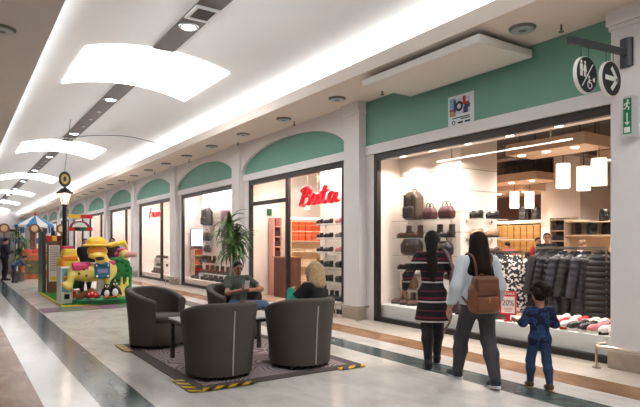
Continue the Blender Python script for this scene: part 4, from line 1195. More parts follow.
UPH = mat('charcoal_upholstery', (86, 79, 74), .68, noise=(3, .05), bump=(160, .06), spec=.3)
PIPE = mat('zip_light', (196, 190, 186), .4)
def tub_chair(loc, rz, lab, zipper=True):
    e = empty('tub_chair', loc, rz, lab, 'chair', 'charcoal tub chairs')
    NA = 48; amax = math.radians(128)
    def rtop(a):           # height of the rim by angle from the back
        t = abs(a) / amax
        return .865 - .17 * max(0, (t - .25) / .75) ** 1.6
    prof_n = 14
    P, F = [], []
    for i in range(NA + 1):
        a = -amax + 2 * amax * i / NA
        h = rtop(a); dx, dy = math.sin(a), -math.cos(a)
        ring = []
        for j in range(9):     # outer wall, flaring towards the rim
            t = j / 8; z = .05 + (h - .09) * t
            ring.append((.385 + .065 * t ** 2.2 + .01 * math.sin(t * PI), z))
        rt = .45 - .055; 
        for j in range(1, 8):  # rounded rim
            b = PI * j / 8; ring.append((rt + .055 * math.cos(b), h - .04 + .045 * math.sin(b)))
        for j in range(7):     # inner wall down to the seat
            t = j / 6; ring.append((.34 - .02 * t, h - .04 - (h - .3) * t))
        for r, z in ring: P.append((r * dx, r * dy, z))
    k = len(P) // (NA + 1)
    for i in range(NA):
        for j in range(k - 1): F.append((i * k + j, i * k + j + 1, (i + 1) * k + j + 1, (i + 1) * k + j))
        F.append((i * k + k - 1, i * k, (i + 1) * k, (i + 1) * k + k - 1))
    F.append(tuple(range(k))); F.append(tuple(NA * k + j for j in range(k)))
    m = MB(); m.add(P, F); m.build('shell', [UPH], e, smooth=50)
    m = MB(); secs = []
    for z, s_ in ((.05, .97), (.07, 1.0), (.36, 1.0), (.375, .985)): secs.append((0, .06 * s_, z, .345 * s_, .36 * s_))
    m.loft(secs, 32, p=2.6); m.build('seat_base', [UPH], e, smooth=50)
    m = MB(); secs = [(0, .05, .372, .30, .34), (0, .05, .39, .325, .362), (0, .05, .44, .33, .368), (0, .05, .47, .31, .345), (0, .05, .482, .2, .24), (0, .05, .485, .02, .02)]
    m.loft(secs, 32, p=2.8); m.build('seat_cushion', [UPH], e, smooth=60)
    bt = MB()
    for a, z in [(-.9, .68), (-.45, .70), (0, .71), (.45, .70), (.9, .68), (-.68, .58), (-.22, .59), (.22, .59), (.68, .58)]:
        bt.ell((.325 * math.sin(a), -.325 * math.cos(a), z), (.016, .016, .016), 8, 6)
    bt.build('tufting_buttons', [mat('tuft_button', (48, 44, 42), .6)], e, smooth=60)
    for sx, sy in ((-.24, -.24), (.24, -.24), (-.24, .28), (.24, .28)):
        m = MB(); m.cyl((sx, sy, 0), (sx, sy, .055), .028, .034, 12); m.build('foot', [BLACK], e)
    m = MB(); pts = []
    for j in range(17):
        t = j / 16; z = .06 + (.86 - .14) * t; r = .387 + .065 * (min(1, t * .95)) ** 2.2 + .01 * math.sin(t * PI)
        pts.append((.0, -(r + .001), z))
    m.tube(pts, .0075, 6); m.build('back_zip', [PIPE], e)
    return e
tub_chair((2.57, 6.03, .012), 0.0, 'charcoal tub chair nearest the viewer, empty, its back turned, at front left')
tub_chair((3.65, 5.98, .012), -.02, 'charcoal tub chair in which the blonde woman sits')
tub_chair((2.51, 8.26, .012), math.radians(-146), 'empty charcoal tub chair with buttoned inner back, beside the kids ride')
tub_chair((3.76, 8.2, .012), math.radians(186), 'charcoal tub chair in which the man with the phone sits')

e = empty('coffee_table', (3.06, 6.92, .012), 0, 'square low table with pale top between the tub chairs', 'table')
m = MB(); m.box(-.69, .69, -.32, .36, .515, .54); m.build('table_top', [mat('pale_laminate', (196, 190, 186), .35)], e, bevel=.004)
TF = mat('table_frame', (52, 50, 50), .45)
m = MB(); m.box(-.67, .67, -.30, .34, .47, .515); m.build('apron', [TF], e, bevel=.003)
for sx in (-.645, .645):
    for sy in (-.27, .31):
        m = MB(); m.bar((sx, sy, .5), (sx * 1.0, sy, 0), .05, .05); m.build('leg', [TF], e, bevel=.004)

# tall potted plant behind the seated man
def leafb(n, l):
    tc = n.new('ShaderNodeTexCoord'); t = n.new('ShaderNodeTexNoise'); t.inputs['Scale'].default_value = 6
    l.new(tc.outputs['Object'], t.inputs['Vector'])
    r = n.new('ShaderNodeValToRGB'); set_ramp(r, [(.3, (38, 70, 32)), (.55, (74, 114, 54)), (.75, (124, 152, 84))])
    l.new(t.outputs['Fac'], r.inputs['Fac']); return r.outputs['Color'], None
LEAF = ramp_mat('dracaena_leaf', leafb, .38)
def dracaena(loc, lab, heads, hz, rnd, scale=1.0, nl=46):
    e = empty('potted_plant', loc, 0, lab, 'plant')
    m = MB(); m.lathe([(.15, 0), (.2, .34), (.215, .36), (.2, .36), (.185, .33), (.01, .33)], (0, 0, 0), 24); m.build('pot', [mat('pot_grey', (96, 90, 86), .5)], e, smooth=40)
    m = MB(); tops = []
    for j, (dx, dy, h) in enumerate(heads):
        p = spline([(dx * .2, dy * .2, .3), (dx * .5, dy * .5, h * .6), (dx, dy, h)], 6); m.tube(p, .018, 8); tops.append(p[-1])
    m.build('trunk', [mat('plant_trunk', (120, 100, 76), .8)], e, smooth=60)
    g = random.Random(rnd); m = MB()
    for c in tops:
        for q in range(nl):
            a = g.uniform(0, 2 * PI); el = g.uniform(-.3, 1.4); L = g.uniform(.45, .72) * scale; w = g.uniform(.026, .042) * scale
            z0 = g.uniform(-.32, .08) * scale
            d = Vector((math.cos(a), math.sin(a), 0)); sd = Vector((-d.y, d.x, 0)); P, F = [], []
            n = 7; pos = c + Vector((0, 0, z0)); ang = el
            for i in range(n + 1):
                t = i / n; ww = w * (math.sin(PI * (.18 + .82 * t)) ** .8 + .05) if t < 1 else .002
                nrm = d * -math.sin(ang) + Vector((0, 0, math.cos(ang)))
                P += [pos - sd * ww, pos - nrm * ww * .35, pos + sd * ww]
                pos = pos + (d * math.cos(ang) + Vector((0, 0, math.sin(ang)))) * (L / n); ang -= .29 * (1.1 - .2 * el)
            for i in range(n): 
                for j in (0, 1): F.append((i * 3 + j, i * 3 + j + 1, i * 3 + j + 4, i * 3 + j + 3))
            m.add(P, F)
    m.build('foliage', [LEAF], e, smooth=60)
dracaena((5.40, 11.9, 0), 'tall potted dracaena with drooping leaves behind the seated man', [(-.08, 0, 2.0), (.14, .05, 1.72), (-.02, -.1, 1.52)], 0, 3, .95, 58)
# ================================================================== people
SKIN_A, SKIN_B, SKIN_C = (184, 134, 108), (172, 122, 96), (212, 168, 146)
def ortho(fwd, up=(0, 0, 1)):
    f = Vector(fwd).normalized(); u = Vector(up); x = f.cross(u).normalized(); u = x.cross(f)
    return Matrix((x, f, u)).transposed()           # columns: right, forward, up
def skin_mats(c):
    return [mat('skin_%d_%d_%d' % c, c, .5), mat('eye_dark', (30, 24, 22), .3), mat('lip_%d' % c[0], tuple(int(x * .78) for x in c), .5), mat('brow_dark', (44, 34, 30), .8)]
def hand_prims(w, d, pn, side, curl=.5, s=1.0):
    """palm and five bent fingers; d = direction of the fingers, pn = palm normal, side = +1 puts the thumb on +x of (pn x d)"""
    d = Vector(d).normalized(); pn = Vector(pn); pn = (pn - d * pn.dot(d)).normalized(); x = d.cross(pn) * side
    w = Vector(w); R = Matrix((x, d, pn)).transposed(); pr = []
    pr.append(rbox(w + d * .045 * s, (.038 * s, .046 * s, .014 * s), .013 * s, 0, R))
    pr.append(cap(w - d * .02 * s, w + d * .03 * s, .024 * s, .026 * s))
    for i, (off, L) in enumerate(((.029, .068), (.0095, .076), (-.0105, .07), (-.029, .054))):
        p = w + (d * .085 + x * off) * s; ang = curl * .5
        rr = .0088 * s
        for q, fr in enumerate((.45, .32, .25)):
            dd = d * math.cos(ang) + pn * math.sin(ang)
            p2 = p + dd * L * fr * s
            pr.append(cap(p, p2, rr, rr * .93)); p = p2; rr *= .93; ang += curl * .75
    p = w + (d * .02 + x * .03) * s; dd = (d * .75 + x * .75 + pn * .3).normalized(); p2 = p + dd * .04 * s
    pr.append(cap(p, p2, .0125 * s, .0105 * s)); d3 = (d * .95 + x * .15 + pn * .45).normalized(); pr.append(cap(p2, p2 + d3 * .034 * s, .0105 * s, .0085 * s))
    return pr

def person(label, loc, yaw, height, skin, pose, outfit, hair, hs=1.0, vox=.014, group=None):
    """local frame: x right, y forward, z up; sizes for a 1.70 m adult, scaled to height. yaw turns from +Y towards +X"""
    s = height / 1.70
    e = empty('person', loc, -yaw, label, 'person', group)
    V3 = lambda p: np.array(p, float) * s
    J = dict(pelvis=(0, 0, .93), lean=0.0, side=0.0, twist=0.0, hyaw=0.0, hpitch=0.0)
    J.update(pose)
    pv = Vector(J['pelvis'])
    RT = Matrix.Rotation(-J['twist'], 3, 'Z') @ Matrix.Rotation(-J['lean'], 3, 'X') @ Matrix.Rotation(J['side'], 3, 'Y')
    T = lambda p: pv + RT @ Vector((p[0], p[1], p[2] - .93))
    RH = RT @ Matrix.Rotation(-J['hyaw'], 3, 'Z') @ Matrix.Rotation(-J['hpitch'], 3, 'X')
    nk = T((0, .0, 1.45))
    TH = lambda p: nk + RH @ (Vector((p[0], p[1], p[2] - 1.45)) * (1 if p[2] < 1.44 else 1)) if hs == 1.0 else nk + RH @ (Vector((p[0], p[1], p[2] - 1.45)) * hs)
    shw = outfit.get('shoulders', .165)
    sh = {1: T((shw, -.005, 1.385)), -1: T((-shw, -.005, 1.385))}
    hip = {1: pv + Matrix.Rotation(-J['twist'] * .3, 3, 'Z') @ Vector((.088, 0, -.02)), -1: pv + Matrix.Rotation(-J['twist'] * .3, 3, 'Z') @ Vector((-.088, 0, -.02))}
    side = {1: 'R', -1: 'L'}
    E = {i: Vector(J.get('elbow' + side[i], sh[i] + Vector((i * .06, -.02, -.28)))) for i in (1, -1)}
    Wr = {i: Vector(J.get('wrist' + side[i], E[i] + Vector((i * .01, .06, -.24)))) for i in (1, -1)}
    K = {i: Vector(J.get('knee' + side[i], (i * .095, .03, .50))) for i in (1, -1)}
    A = {i: Vector(J.get('ankle' + side[i], (i * .095, -.02, .085))) for i in (1, -1)}
    toe = {i: Vector(J.get('toe' + side[i], (0, 1, -.05))).normalized() for i in (1, -1)}
    C = lambda a, b, ra, rb=None, m=0: cap(V3(a), V3(b), ra * s, (ra if rb is None else rb) * s, m)
    EL = lambda c, r, m=0, R=None: ell(V3(c), V3(r), m, R)
    gw = outfit.get('girth', 1.0)
    def torso(q):
        return [EL(T((0, .005, 1.25)), (.15 * gw + q, .10 * gw + q, .19 + q), 0, RT), EL(T((0, .0, 1.08)), (.128 * gw + q, .095 * gw + q, .15 + q), 0, RT),
                EL(T((0, -.01, .93)), (.158 * gw + q, .112 * gw + q, .12 + q), 0, RT),
                C(T((-.14, -.005, 1.375)), T((.14, -.005, 1.375)), .055 + q)]
    def arm(i, q, frac=1.0, qw=None):
        qw = q if qw is None else qw
        out = [C(sh[i], E[i], .05 + q, .04 + q)] if frac >= .5 else [C(sh[i], sh[i].lerp(E[i], frac * 2), .05 + q, .044 + qw)]
        if frac > .5: out.append(C(E[i], E[i].lerp(Wr[i], (frac - .5) * 2), .039 + q, .03 + qw))
        return out
    def leg(i, q, frac=1.0):
        out = [C(hip[i], K[i], .083 + q, .056 + q)]
        cm = K[i].lerp(A[i], .35) + Vector((0, -.012, 0))
        if frac > .5:
            en = K[i].lerp(A[i], (frac - .5) * 2)
            out += [C(K[i], cm, .054 + q, .055 + q), C(cm, en, .055 + q, .037 + q)]
        return out
    # --- body
    body = torso(0) + [C(T((0, -.01, 1.38)), TH((0, .0, 1.54)), .052, .05)]
    for i in (1, -1): body += arm(i, 0) + leg(i, 0)
    for i in (1, -1):
        a = A[i]; t = toe[i]
        body += [C(a, a + t * .05 + Vector((0, 0, -.045)), .036, .032), C(a + Vector((0, 0, -.05)) - t * .02, a + t * .12 + Vector((0, 0, -.06)), .03, .022)]
    B1 = blob(body, vox * s ** .5, .045 * s)
    hr = lambda c, r, m=0: ell(V3(TH(c)), V3(r) * hs, m, RH)
    hc = lambda a, b, ra, rb, m=0: cap(V3(TH(a)), V3(TH(b)), ra * s * hs, rb * s * hs, m)
    head = [hr((0, -.008, 1.60), (.076, .094, .092)), hr((0, .022, 1.545), (.058, .07, .078)), hc((0, -.01, 1.44), (0, .0, 1.53), .05, .05),
            hc((0, .088, 1.585), (0, .104, 1.553), .010, .015), hr((-.077, -.005, 1.57), (.012, .022, .033)), hr((.077, -.005, 1.57), (.012, .022, .033)),
            hc((-.022, .083, 1.513), (.022, .083, 1.513), .009, .009, 2), hr((0, .07, 1.48), (.026, .022, .02))]
    for sx in (-1, 1):
        head += [hr((sx * .031, .085, 1.588), (.012, .008, .0065), 1), hc((sx * .018, .087, 1.611), (sx * .046, .078, 1.613), .0045, .004, 3), hr((sx * .031, .074, 1.588), (.02, .014, .016))]
    B2 = blob(head, .0055 if vox < .018 else .014, .014)
    hands = []
    for i in (1, -1):
        d, pn, cu = J.get('hand' + side[i], ((Wr[i] - E[i]), (-i, 0, 0), .55))
        pr = hand_prims((0, 0, 0), d, pn, J.get('thumb' + side[i], 1), cu, s)
        off = np.array(Wr[i], float) * s
        V, F, M = blob(pr, .0055 if vox < .018 else .009, .006); hands.append((V + off, F, M))
    link('body', bmesh_of('body', skin_mats(skin), B1, B2, *hands), e)
    # --- clothing
    def cuts_at(z, zt=None):
        n = RT @ Vector((0, 0, 1)); c = [(V3(T((0, 0, z))), -n)]
        if zt: c.append((V3(T((0, 0, zt))), n))
        return c
    o = outfit
    if 'top' in o:
        q = o.get('loose', .018); pr = torso(q)
        if o.get('hemflare'): pr.append(EL(T((0, -.01, o['hem'] + .06)), (.17 * gw + o['hemflare'], .12 * gw + o['hemflare'], .16), 0, RT))
        for i in (1, -1): pr += arm(i, q, o.get('sleeve%s' % side[i], o.get('sleeve', 1.0)), o.get('cuff', q))
        link('shirt', bmesh_of('shirt', [o['top']], blob(pr, vox * s ** .5, .05 * s, cuts_at(o.get('hem', .86), 1.455))), e)
    if 'sleeve_over' in o:
        i, mt = o['sleeve_over']; link('sleeve', bmesh_of('sleeve', [mt], blob(arm(i, .024, .97), vox, .03)), e)
    if 'dress' in o:
        q = o.get('loose', .018); pr = torso(q); hz = o['hem']
        pr += [C(T((-.04, 0, .9)), T((-.07, .0, hz - .06)), .125, .165), C(T((.04, 0, .9)), T((.07, .0, hz - .06)), .125, .165)]
        for i in (1, -1): pr += arm(i, q, o.get('sleeve', 1.0))
        link('dress', bmesh_of('dress', [o['dress']], blob(pr, vox, .06, cuts_at(hz, 1.455))), e)
    if 'pants' in o:
        q = o.get('pq', .013); pr = [EL(pv + Vector((0, -.008, 0)), (.158 * gw + q, .112 * gw + q, .115 + q))]
        for i in (1, -1): pr += leg(i, q, o.get('plen', .95))
        link('trousers', bmesh_of('trousers', [o['pants']], blob(pr, vox * s ** .5, .045 * s, [(V3(pv + Vector((0, 0, .10))), (0, 0, 1))])), e)
    if 'shoe' in o:
        mu, msole = o['shoe']
        for i in (1, -1):
            a, t = A[i], toe[i]; u = Vector((0, 0, 1)) if abs(t.z) < .9 else Vector((0, -1, 0))
            Rs = ortho(t, u); up = Rs @ Vector((0, 0, 1))
            base = a - up * .085
            f = o.get('shoef', 1.05); pr = [ell(V3(base + t * -.01 + up * .055), V3((.043 * f, .062 * f, .055)), 0, Rs), ell(V3(base + t * .12 + up * .042), V3((.048 * f, .085 * f, .04)), 0, Rs), cap(V3(base + up * .05), V3(base + t * .1 + up * .045), .042 * s, .042 * s), cap(V3(base + up * .07), V3(base + up * .105), .044 * s, .042 * s)]
            sh_ = link('shoe', bmesh_of('shoe', [mu], blob(pr, .011, .03, [(V3(base + up * .02), -up)])), e)
            m = MB(); P = [(.046 * f * s * math.cos(2 * PI * j / 20), .142 * f * s * math.sin(2 * PI * j / 20)) for j in range(20)]
            c0 = base + t * .065
            m.prism(P, lambda x, y: Vector(V3(c0)) + Rs @ Vector((x, y, 0)), lambda x, y: Vector(V3(c0)) + Rs @ Vector((x * 1.02, y * 1.02, .03 * s)))
            m.build('sole', [msole], sh_)
    if hair:
        kind, hm = hair
        f = o.get('hairf', 1.0); pr = [hr((0, -.022, 1.612), (.085 * f, .094 * f, .098 * f))]
        cuts, minus = [], [hr((0, .085, 1.545), (.062, .06, .085))]
        if kind == 'short':
            cuts = [(V3(TH((0, -.09, 1.535))), RH @ Vector((0, .75, -1))), (V3(TH((0, .075, 1.63))), RH @ Vector((0, 1, -.5)))]
            minus.append(hr((0, .10, 1.57), (.075, .075, .085)))
        elif kind == 'bob':
            pr += [hc((-.06, -.03, 1.60), (-.085, -.03, 1.455), .05, .055), hc((.06, -.03, 1.60), (.085, -.03, 1.455), .05, .055), hc((0, -.07, 1.6), (0, -.085, 1.44), .07, .075), hc((-.045, -.06, 1.58), (-.06, -.07, 1.44), .06, .065), hc((.045, -.06, 1.58), (.06, -.07, 1.44), .06, .065)]
        elif kind == 'long':
            pr += [hc((0, -.05, 1.62), (0, -.125, 1.30), .10, .10), hc((-.05, -.04, 1.6), (-.10, -.08, 1.28), .055, .06), hc((.05, -.04, 1.6), (.10, -.10, 1.2), .055, .055), hc((.02, -.12, 1.34), (.04, -.14, 1.05), .08, .04), hc((-.05, -.1, 1.34), (-.05, -.13, 1.12), .07, .03)]
        elif kind == 'tail':
            pr += [hc((0, -.06, 1.60), (0, -.105, 1.5), .085, .07), hc((0, -.115, 1.52), (.02, -.15, 1.25), .06, .065), hc((.02, -.15, 1.25), (.03, -.15, 1.10), .065, .03)]
        elif kind == 'curly':
            g = random.Random(3)
            for q in range(26):
                a, el_ = g.uniform(0, 2 * PI), g.uniform(-.15, 1.4)
                pr.append(hr((.104 * math.cos(a) * math.cos(el_), -.022 + .10 * math.sin(a) * math.cos(el_) - .015, 1.615 + .112 * math.sin(el_)), (.036, .036, .036)))
            minus.append(hr((0, .11, 1.56), (.075, .075, .09)))
        link('hair', bmesh_of('hair', [hm], blob(pr, .0085 if vox < .018 else .014, .02, cuts, minus)), e)
    return e, (lambda p: Vector(loc) + Matrix.Rotation(-yaw, 3, 'Z') @ (Vector(p) * s)), TH, T

HAIRD = mat('hair_dark', (30, 23, 20), .75, noise=(30, .25), spec=.2); HAIRB = mat('hair_blonde', (192, 164, 122), .5, noise=(40, .2)); HAIRN = mat('hair_brown', (104, 70, 50), .5, noise=(30, .2))
def stripes(n, l):
    tc = n.new('ShaderNodeTexCoord'); sp = n.new('ShaderNodeSeparateXYZ'); l.new(tc.outputs['Object'], sp.inputs[0])
    mu = n.new('ShaderNodeMath'); mu.operation = 'MULTIPLY'; mu.inputs[1].default_value = 4.1; l.new(sp.outputs['Z'], mu.inputs[0])
    fr = n.new('ShaderNodeMath'); fr.operation = 'FRACT'; l.new(mu.outputs[0], fr.inputs[0])
    r = n.new('ShaderNodeValToRGB')
    set_ramp(r, [(0, (26, 23, 31)), (.30, (214, 204, 200)), (.38, (26, 23, 31)), (.48, (112, 36, 54)), (.59, (26, 23, 31)), (.86, (112, 36, 54)), (.92, (26, 23, 31))], 'CONSTANT')
    l.new(fr.outputs[0], r.inputs['Fac']); return r.outputs['Color'], None
STRIPE = ramp_mat('striped_knit', stripes, .85)
def camo(n, l):
    tc = n.new('ShaderNodeTexCoord'); t = n.new('ShaderNodeTexNoise'); t.inputs['Scale'].default_value = 16; t.inputs['Detail'].default_value = 2
    l.new(tc.outputs['Object'], t.inputs['Vector'])
    r = n.new('ShaderNodeValToRGB'); set_ramp(r, [(.0, (18, 24, 50)), (.47, (18, 24, 50)), (.52, (38, 66, 108)), (.66, (30, 48, 86))])
    l.new(t.outputs['Fac'], r.inputs['Fac']); return r.outputs['Color'], None
CAMO = ramp_mat('blue_camouflage', camo, .9)
BLOUSE = mat('pale_blue_blouse', (206, 214, 222), .85, noise=(60, .05), bump=(22, .5))
GLEG = mat('grey_leggings', (62, 62, 68), .8, noise=(60, .08)); BLEG = mat('black_leggings', (34, 32, 34), .8)
JEAN = mat('blue_jeans', (44, 68, 102), .85, noise=(14, .2)); JEANL = mat('light_jeans', (76, 104, 142), .85, noise=(14, .2))
TEAL = mat('teal_knit', (0, 148, 122), .8); BLKN = mat('black_knit', (28, 28, 34), .9); OLIVE = mat('olive_tee', (78, 90, 82), .9, noise=(9, .3))
SHB, SHS = mat('shoe_black', (22, 23, 28), .6), mat('sole_grey', (200, 206, 210), .6)
SHN = mat('shoe_navy', (20, 34, 48), .6, noise=(24, .5)); SHBR = mat('shoe_brown', (90, 62, 44), .6); SOLB = mat('sole_black', (30, 28, 28), .7); SOLT = mat('sole_tan', (186, 150, 112), .7)
R_ = math.radians

# woman in the striped dress
p1, w1, th1, t1 = person('woman in a dark striped knit dress and black leggings facing the shop window', (5.03, 5.02, 0), R_(42), 1.69, SKIN_B,
    dict(ankleL=(-.06, -.22, .09), kneeL=(-.07, -.05, .5), ankleR=(.07, .20, .085), kneeR=(.08, .14, .5), toeL=(0, 1, -.15),
         elbowL=(-.31, -.06, 1.14), wristL=(-.345, .10, .96), elbowR=(.27, .03, 1.12), wristR=(.2, .25, 1.12), hyaw=.15),
    dict(dress=STRIPE, hem=.56, loose=.012, girth=.96, sleeve=.96, pants=BLEG, plen=.98, shoe=(SHB, SOLB), shoulders=.17, hairf=1.12), ('tail', HAIRD), vox=.012)
# woman with the backpack
p2, w2, th2, t2 = person('woman in pale blue blouse and grey leggings walking with a brown backpack', (4.79, 4.08, 0), R_(24), 1.655, SKIN_A,
    dict(ankleL=(-.125, .28, .085), kneeL=(-.11, .21, .50), ankleR=(.07, -.27, .10), kneeR=(.09, -.06, .50), toeR=(.12, 1, -.2), toeL=(-.1, 1, 0),
         elbowL=(-.27, -.02, 1.10), wristL=(-.31, .07, .86), elbowR=(.28, .03, 1.10), wristR=(.37, .22, .95), hyaw=.05, lean=.04),
    dict(top=BLOUSE, hem=.90, loose=.026, hemflare=.03, sleeve=.97, cuff=.022, pants=GLEG, plen=.98, shoe=(SHN, SHS), shoulders=.175, girth=1.08, pq=.024, hairf=1.12, shoef=1.12), ('long', HAIRD), vox=.012)
# child
p3, w3, th3, t3 = person('small child in dark blue patterned shirt and jeans standing before the window', (5.17, 3.58, 0), R_(34), 1.06, SKIN_B,
    dict(ankleL=(-.12, .10, .085), kneeL=(-.12, .1, .47), ankleR=(.12, -.14, .09), kneeR=(.12, .0, .47), elbowL=(-.27, .04, 1.12), wristL=(-.33, .24, 1.14), elbowR=(.27, .02, 1.1), wristR=(.22, .24, 1.02), pelvis=(0, 0, .88)),
    dict(top=CAMO, hem=.80, loose=.03, hemflare=.02, sleeve=.62, pants=JEAN, pq=.02, plen=.95, shoe=(SHBR, SOLT), shoulders=.165), ('curly', HAIRD), hs=1.42, vox=.012)
# man with the phone
p4, w4, th4, t4 = person('seated man in a green printed tee and jeans looking at his phone', (3.86, 8.2, .012), R_(190), 1.56, SKIN_B,
    dict(pelvis=(0, -.06, .58), lean=-.2, hpitch=.44, hyaw=-.05, kneeR=(.16, .44, .56), ankleR=(.16, .46, .09), kneeL=(-.33, .36, .60), ankleL=(.08, .47, .66), toeL=(.9, .25, -.35),
         elbowR=(.27, .16, .80), wristR=(.05, .36, .87), elbowL=(-.34, .18, .86), wristL=(-.06, .36, .86),
         handR=((-.5, .25, .5), (0, -.6, .4), .8), handL=((.5, .25, .5), (0, -.6, .4), .8)),
    dict(top=OLIVE, hem=.86, loose=.018, sleeve=.3, cuff=.022, pants=JEANL, pq=.022, plen=.97, shoe=(SHBR, SOLB), shoulders=.18, girth=1.05), ('short', HAIRD), vox=.0115)
# blonde woman
p5, w5, th5, t5 = person('seated blonde woman in black top with a teal sleeve, her back turned', (3.83, 5.92, .012), R_(-18), 1.62, SKIN_C,
    dict(pelvis=(0, .0, .57), lean=.02, twist=-.15, hyaw=-.12, kneeR=(.12, .42, .54), ankleR=(.12, .44, .09), kneeL=(-.12, .42, .54), ankleL=(-.14, .40, .09),
         elbowL=(-.36, .10, .83), wristL=(-.20, .25, .97), elbowR=(.31, .1, .83), wristR=(.05, .34, .9), handL=((.6, .3, .25), (0, -.5, -1), .7)),
    dict(top=BLKN, hem=.84, loose=.03, sleeve=.8, sleeveL=.3, sleeve_over=(-1, TEAL), pants=mat('patterned_trousers', (54, 78, 104), .85, noise=(26, .6)), plen=.93, shoe=(SHB, SOLB), shoulders=.175, girth=1.12), ('bob', HAIRB), vox=.012, hs=1.1)

# what they carry
def worn(kindname, lab, cat):
    pass
PACK = mat('backpack_tan', (124, 74, 48), .5, noise=(7, .12)); PACKD = mat('backpack_dark', (104, 62, 42), .5)
def w2l(p): return w2(p)
e = empty('backpack', w2((-.08, 0, .07)), -R_(24), 'brown leather backpack worn by the woman in the pale blouse', 'backpack')
e.scale = (1, 1, 1)
yb = -.235
link('pack_body', bmesh_of('pack_body', [PACK], blob([rbox((.03, yb, .89), (.17, .09, .155), .08), rbox((.03, yb + .01, 1.03), (.125, .075, .10), .06)], .014, .05)), e)
link('pack_flap', bmesh_of('pack_flap', [PACKD], blob([rbox((.03, yb - .03, 1.05), (.135, .075, .085), .045), rbox((.03, yb - .085, .985), (.11, .02, .06), .018)], .012, .03)), e)
q = link('front_pocket', bmesh_of('front_pocket', [PACK], blob([rbox((.03, yb - .09, .85), (.12, .035, .075), .03)], .012, .02)), e)
m = MB(); m.box(-.01 + .03, .01 + .03, yb - .128, yb - .105, .86, .92); m.build('buckle', [mat('brass', (176, 146, 88), .35, metal=1)], q)
for sx in (-1, 1):
    m = MB(); p = spline([(.03 + sx * .05, yb + .06, 1.10), (.06 + sx * .09, -.155, 1.26), (sx * .115 + .08, -.085, 1.345), (sx * .125 + .08, .03, 1.36), (sx * .14 + .08, .125, 1.22), (sx * .165 + .08, .11, 1.02), (sx * .18 + .06, -.03, .90), (.03 + sx * .15, yb + .04, .82)], 6)
    m.tube(p, .014, 6); m.build('shoulder_strap', [PACKD], e, smooth=60)
m = MB(); m.tube([(.03 + .04 * math.cos(a), yb + .05, 1.10 + .05 * math.sin(a)) for a in [PI * i / 8 for i in range(9)]], .008, 6); m.build('grab_loop', [PACKD], e, smooth=60)
# mauve jacket and strap over the right shoulder of the woman in the dress
e = empty('shoulder_bag', (5.03, 5.02, 0), -R_(42), 'mauve grey cloth bag hanging from right shoulder of striped dress', 'bag')
MAUV = mat('mauve_cloth', (122, 98, 104), .9, noise=(8, .1)); STRP = mat('strap_taupe', (128, 106, 90), .7)
link('bag_body', bmesh_of('bag_body', [MAUV], blob([rbox((.27, -.12, .93), (.05, .10, .24), .045), rbox((.25, -.12, 1.1), (.035, .06, .12), .03)], .013, .06)), e)
m = MB(); p = spline([(.26, -.15, 1.18), (.19, -.10, 1.38), (.15, -.02, 1.455), (.17, .07, 1.38), (.25, .0, 1.18)], 8); m.tube(p, .022, 8); m.build('strap', [MAUV], e, smooth=60)
m = MB(); p = spline([(.22, -.22, .72), (.20, -.24, .60), (.12, -.27, .46)], 6); m.tube(p, .014, 8); m.build('hanging_belt', [STRP], e, smooth=60)
# phone between the man's hands
ph = w4((0, .45, .965)); e = empty('phone', ph, -R_(190), 'pale smartphone held up by the seated man', 'phone')
e.rotation_euler = (R_(-28), 0, -R_(190))
m = MB(); m.box(-.038, .038, -.005, .005, -.075, .075); m.build('phone_case', [mat('phone_pale', (214, 214, 216), .3)], e, bevel=.004)
m = MB(); m.box(-.034, .034, -.007, -.004, -.066, .066); m.build('screen', [mat('phone_screen', (60, 70, 90), .1, emit=.3)], e)

# shop staff and customers inside
STAND = dict()
person('shop clerk in black shirt standing behind the jacket rack', (12.5, 8.45, 0), R_(235), 1.80, SKIN_B, STAND, dict(top=BLKN, sleeve=1, pants=BLEG, shoe=(SHB, SOLB), shoulders=.185, girth=1.1), ('short', HAIRD), vox=.02)
person('customer in red top among shop tables left of the clerk', (13.3, 9.25, 0), R_(200), 1.70, SKIN_A, STAND, dict(top=mat('red_knit', (186, 52, 60), .85), pants=BLEG, shoe=(SHB, SOLB)), ('short', HAIRD), vox=.02)
person('brown-haired customer in blue top right of the clerk, looking down', (10.45, 6.32, 0), R_(120), 1.62, SKIN_C, dict(hpitch=.4), dict(top=mat('blue_knit', (70, 84, 128), .85), pants=BLEG, shoe=(SHB, SOLB)), ('short', HAIRN), vox=.02)
person('dark-haired customer deep in shop between clerk and brown-haired customer', (13.0, 8.05, 0), R_(80), 1.66, SKIN_B, STAND, dict(top=mat('grey_knit', (60, 56, 58), .85), pants=BLEG, shoe=(SHB, SOLB)), ('short', HAIRD), vox=.02)
person('customer in pink-red top bending by the yellow box shelves', (13.6, 10.35, 0), R_(20), 1.62, SKIN_A, dict(lean=.35), dict(top=mat('coral_knit', (206, 82, 92), .85), pants=BLEG, shoe=(SHB, SOLB)), ('short', HAIRD), vox=.02)
# along the mall
person('person in black standing behind the yellow ride, left of its hat', (3.22, 17.6, 0), R_(190), 1.68, SKIN_B, STAND, dict(top=BLKN, pants=BLEG, shoe=(SHB, SOLB)), ('short', HAIRD), vox=.02)
person('person in dark clothes behind the brim of yellow ride hat', (3.92, 17.3, 0), R_(200), 1.70, SKIN_B, STAND, dict(top=mat('dark_brown_knit', (58, 46, 44), .9), pants=BLEG, shoe=(SHB, SOLB)), ('short', HAIRD), vox=.02)
person('man in dark jacket looking down at the far left of the mall', (1.66, 26.2, 0), R_(75), 1.76, SKIN_B, dict(hpitch=.4, elbowR=(.25, .05, 1.1), wristR=(.1, .28, 1.14), elbowL=(-.25, .05, 1.1), wristL=(-.1, .28, 1.14)), dict(top=mat('dark_navy_cloth', (38, 40, 52), .9), pants=BLEG, shoe=(SHB, SOLB), girth=1.15, loose=.03), ('short', HAIRD), vox=.018)
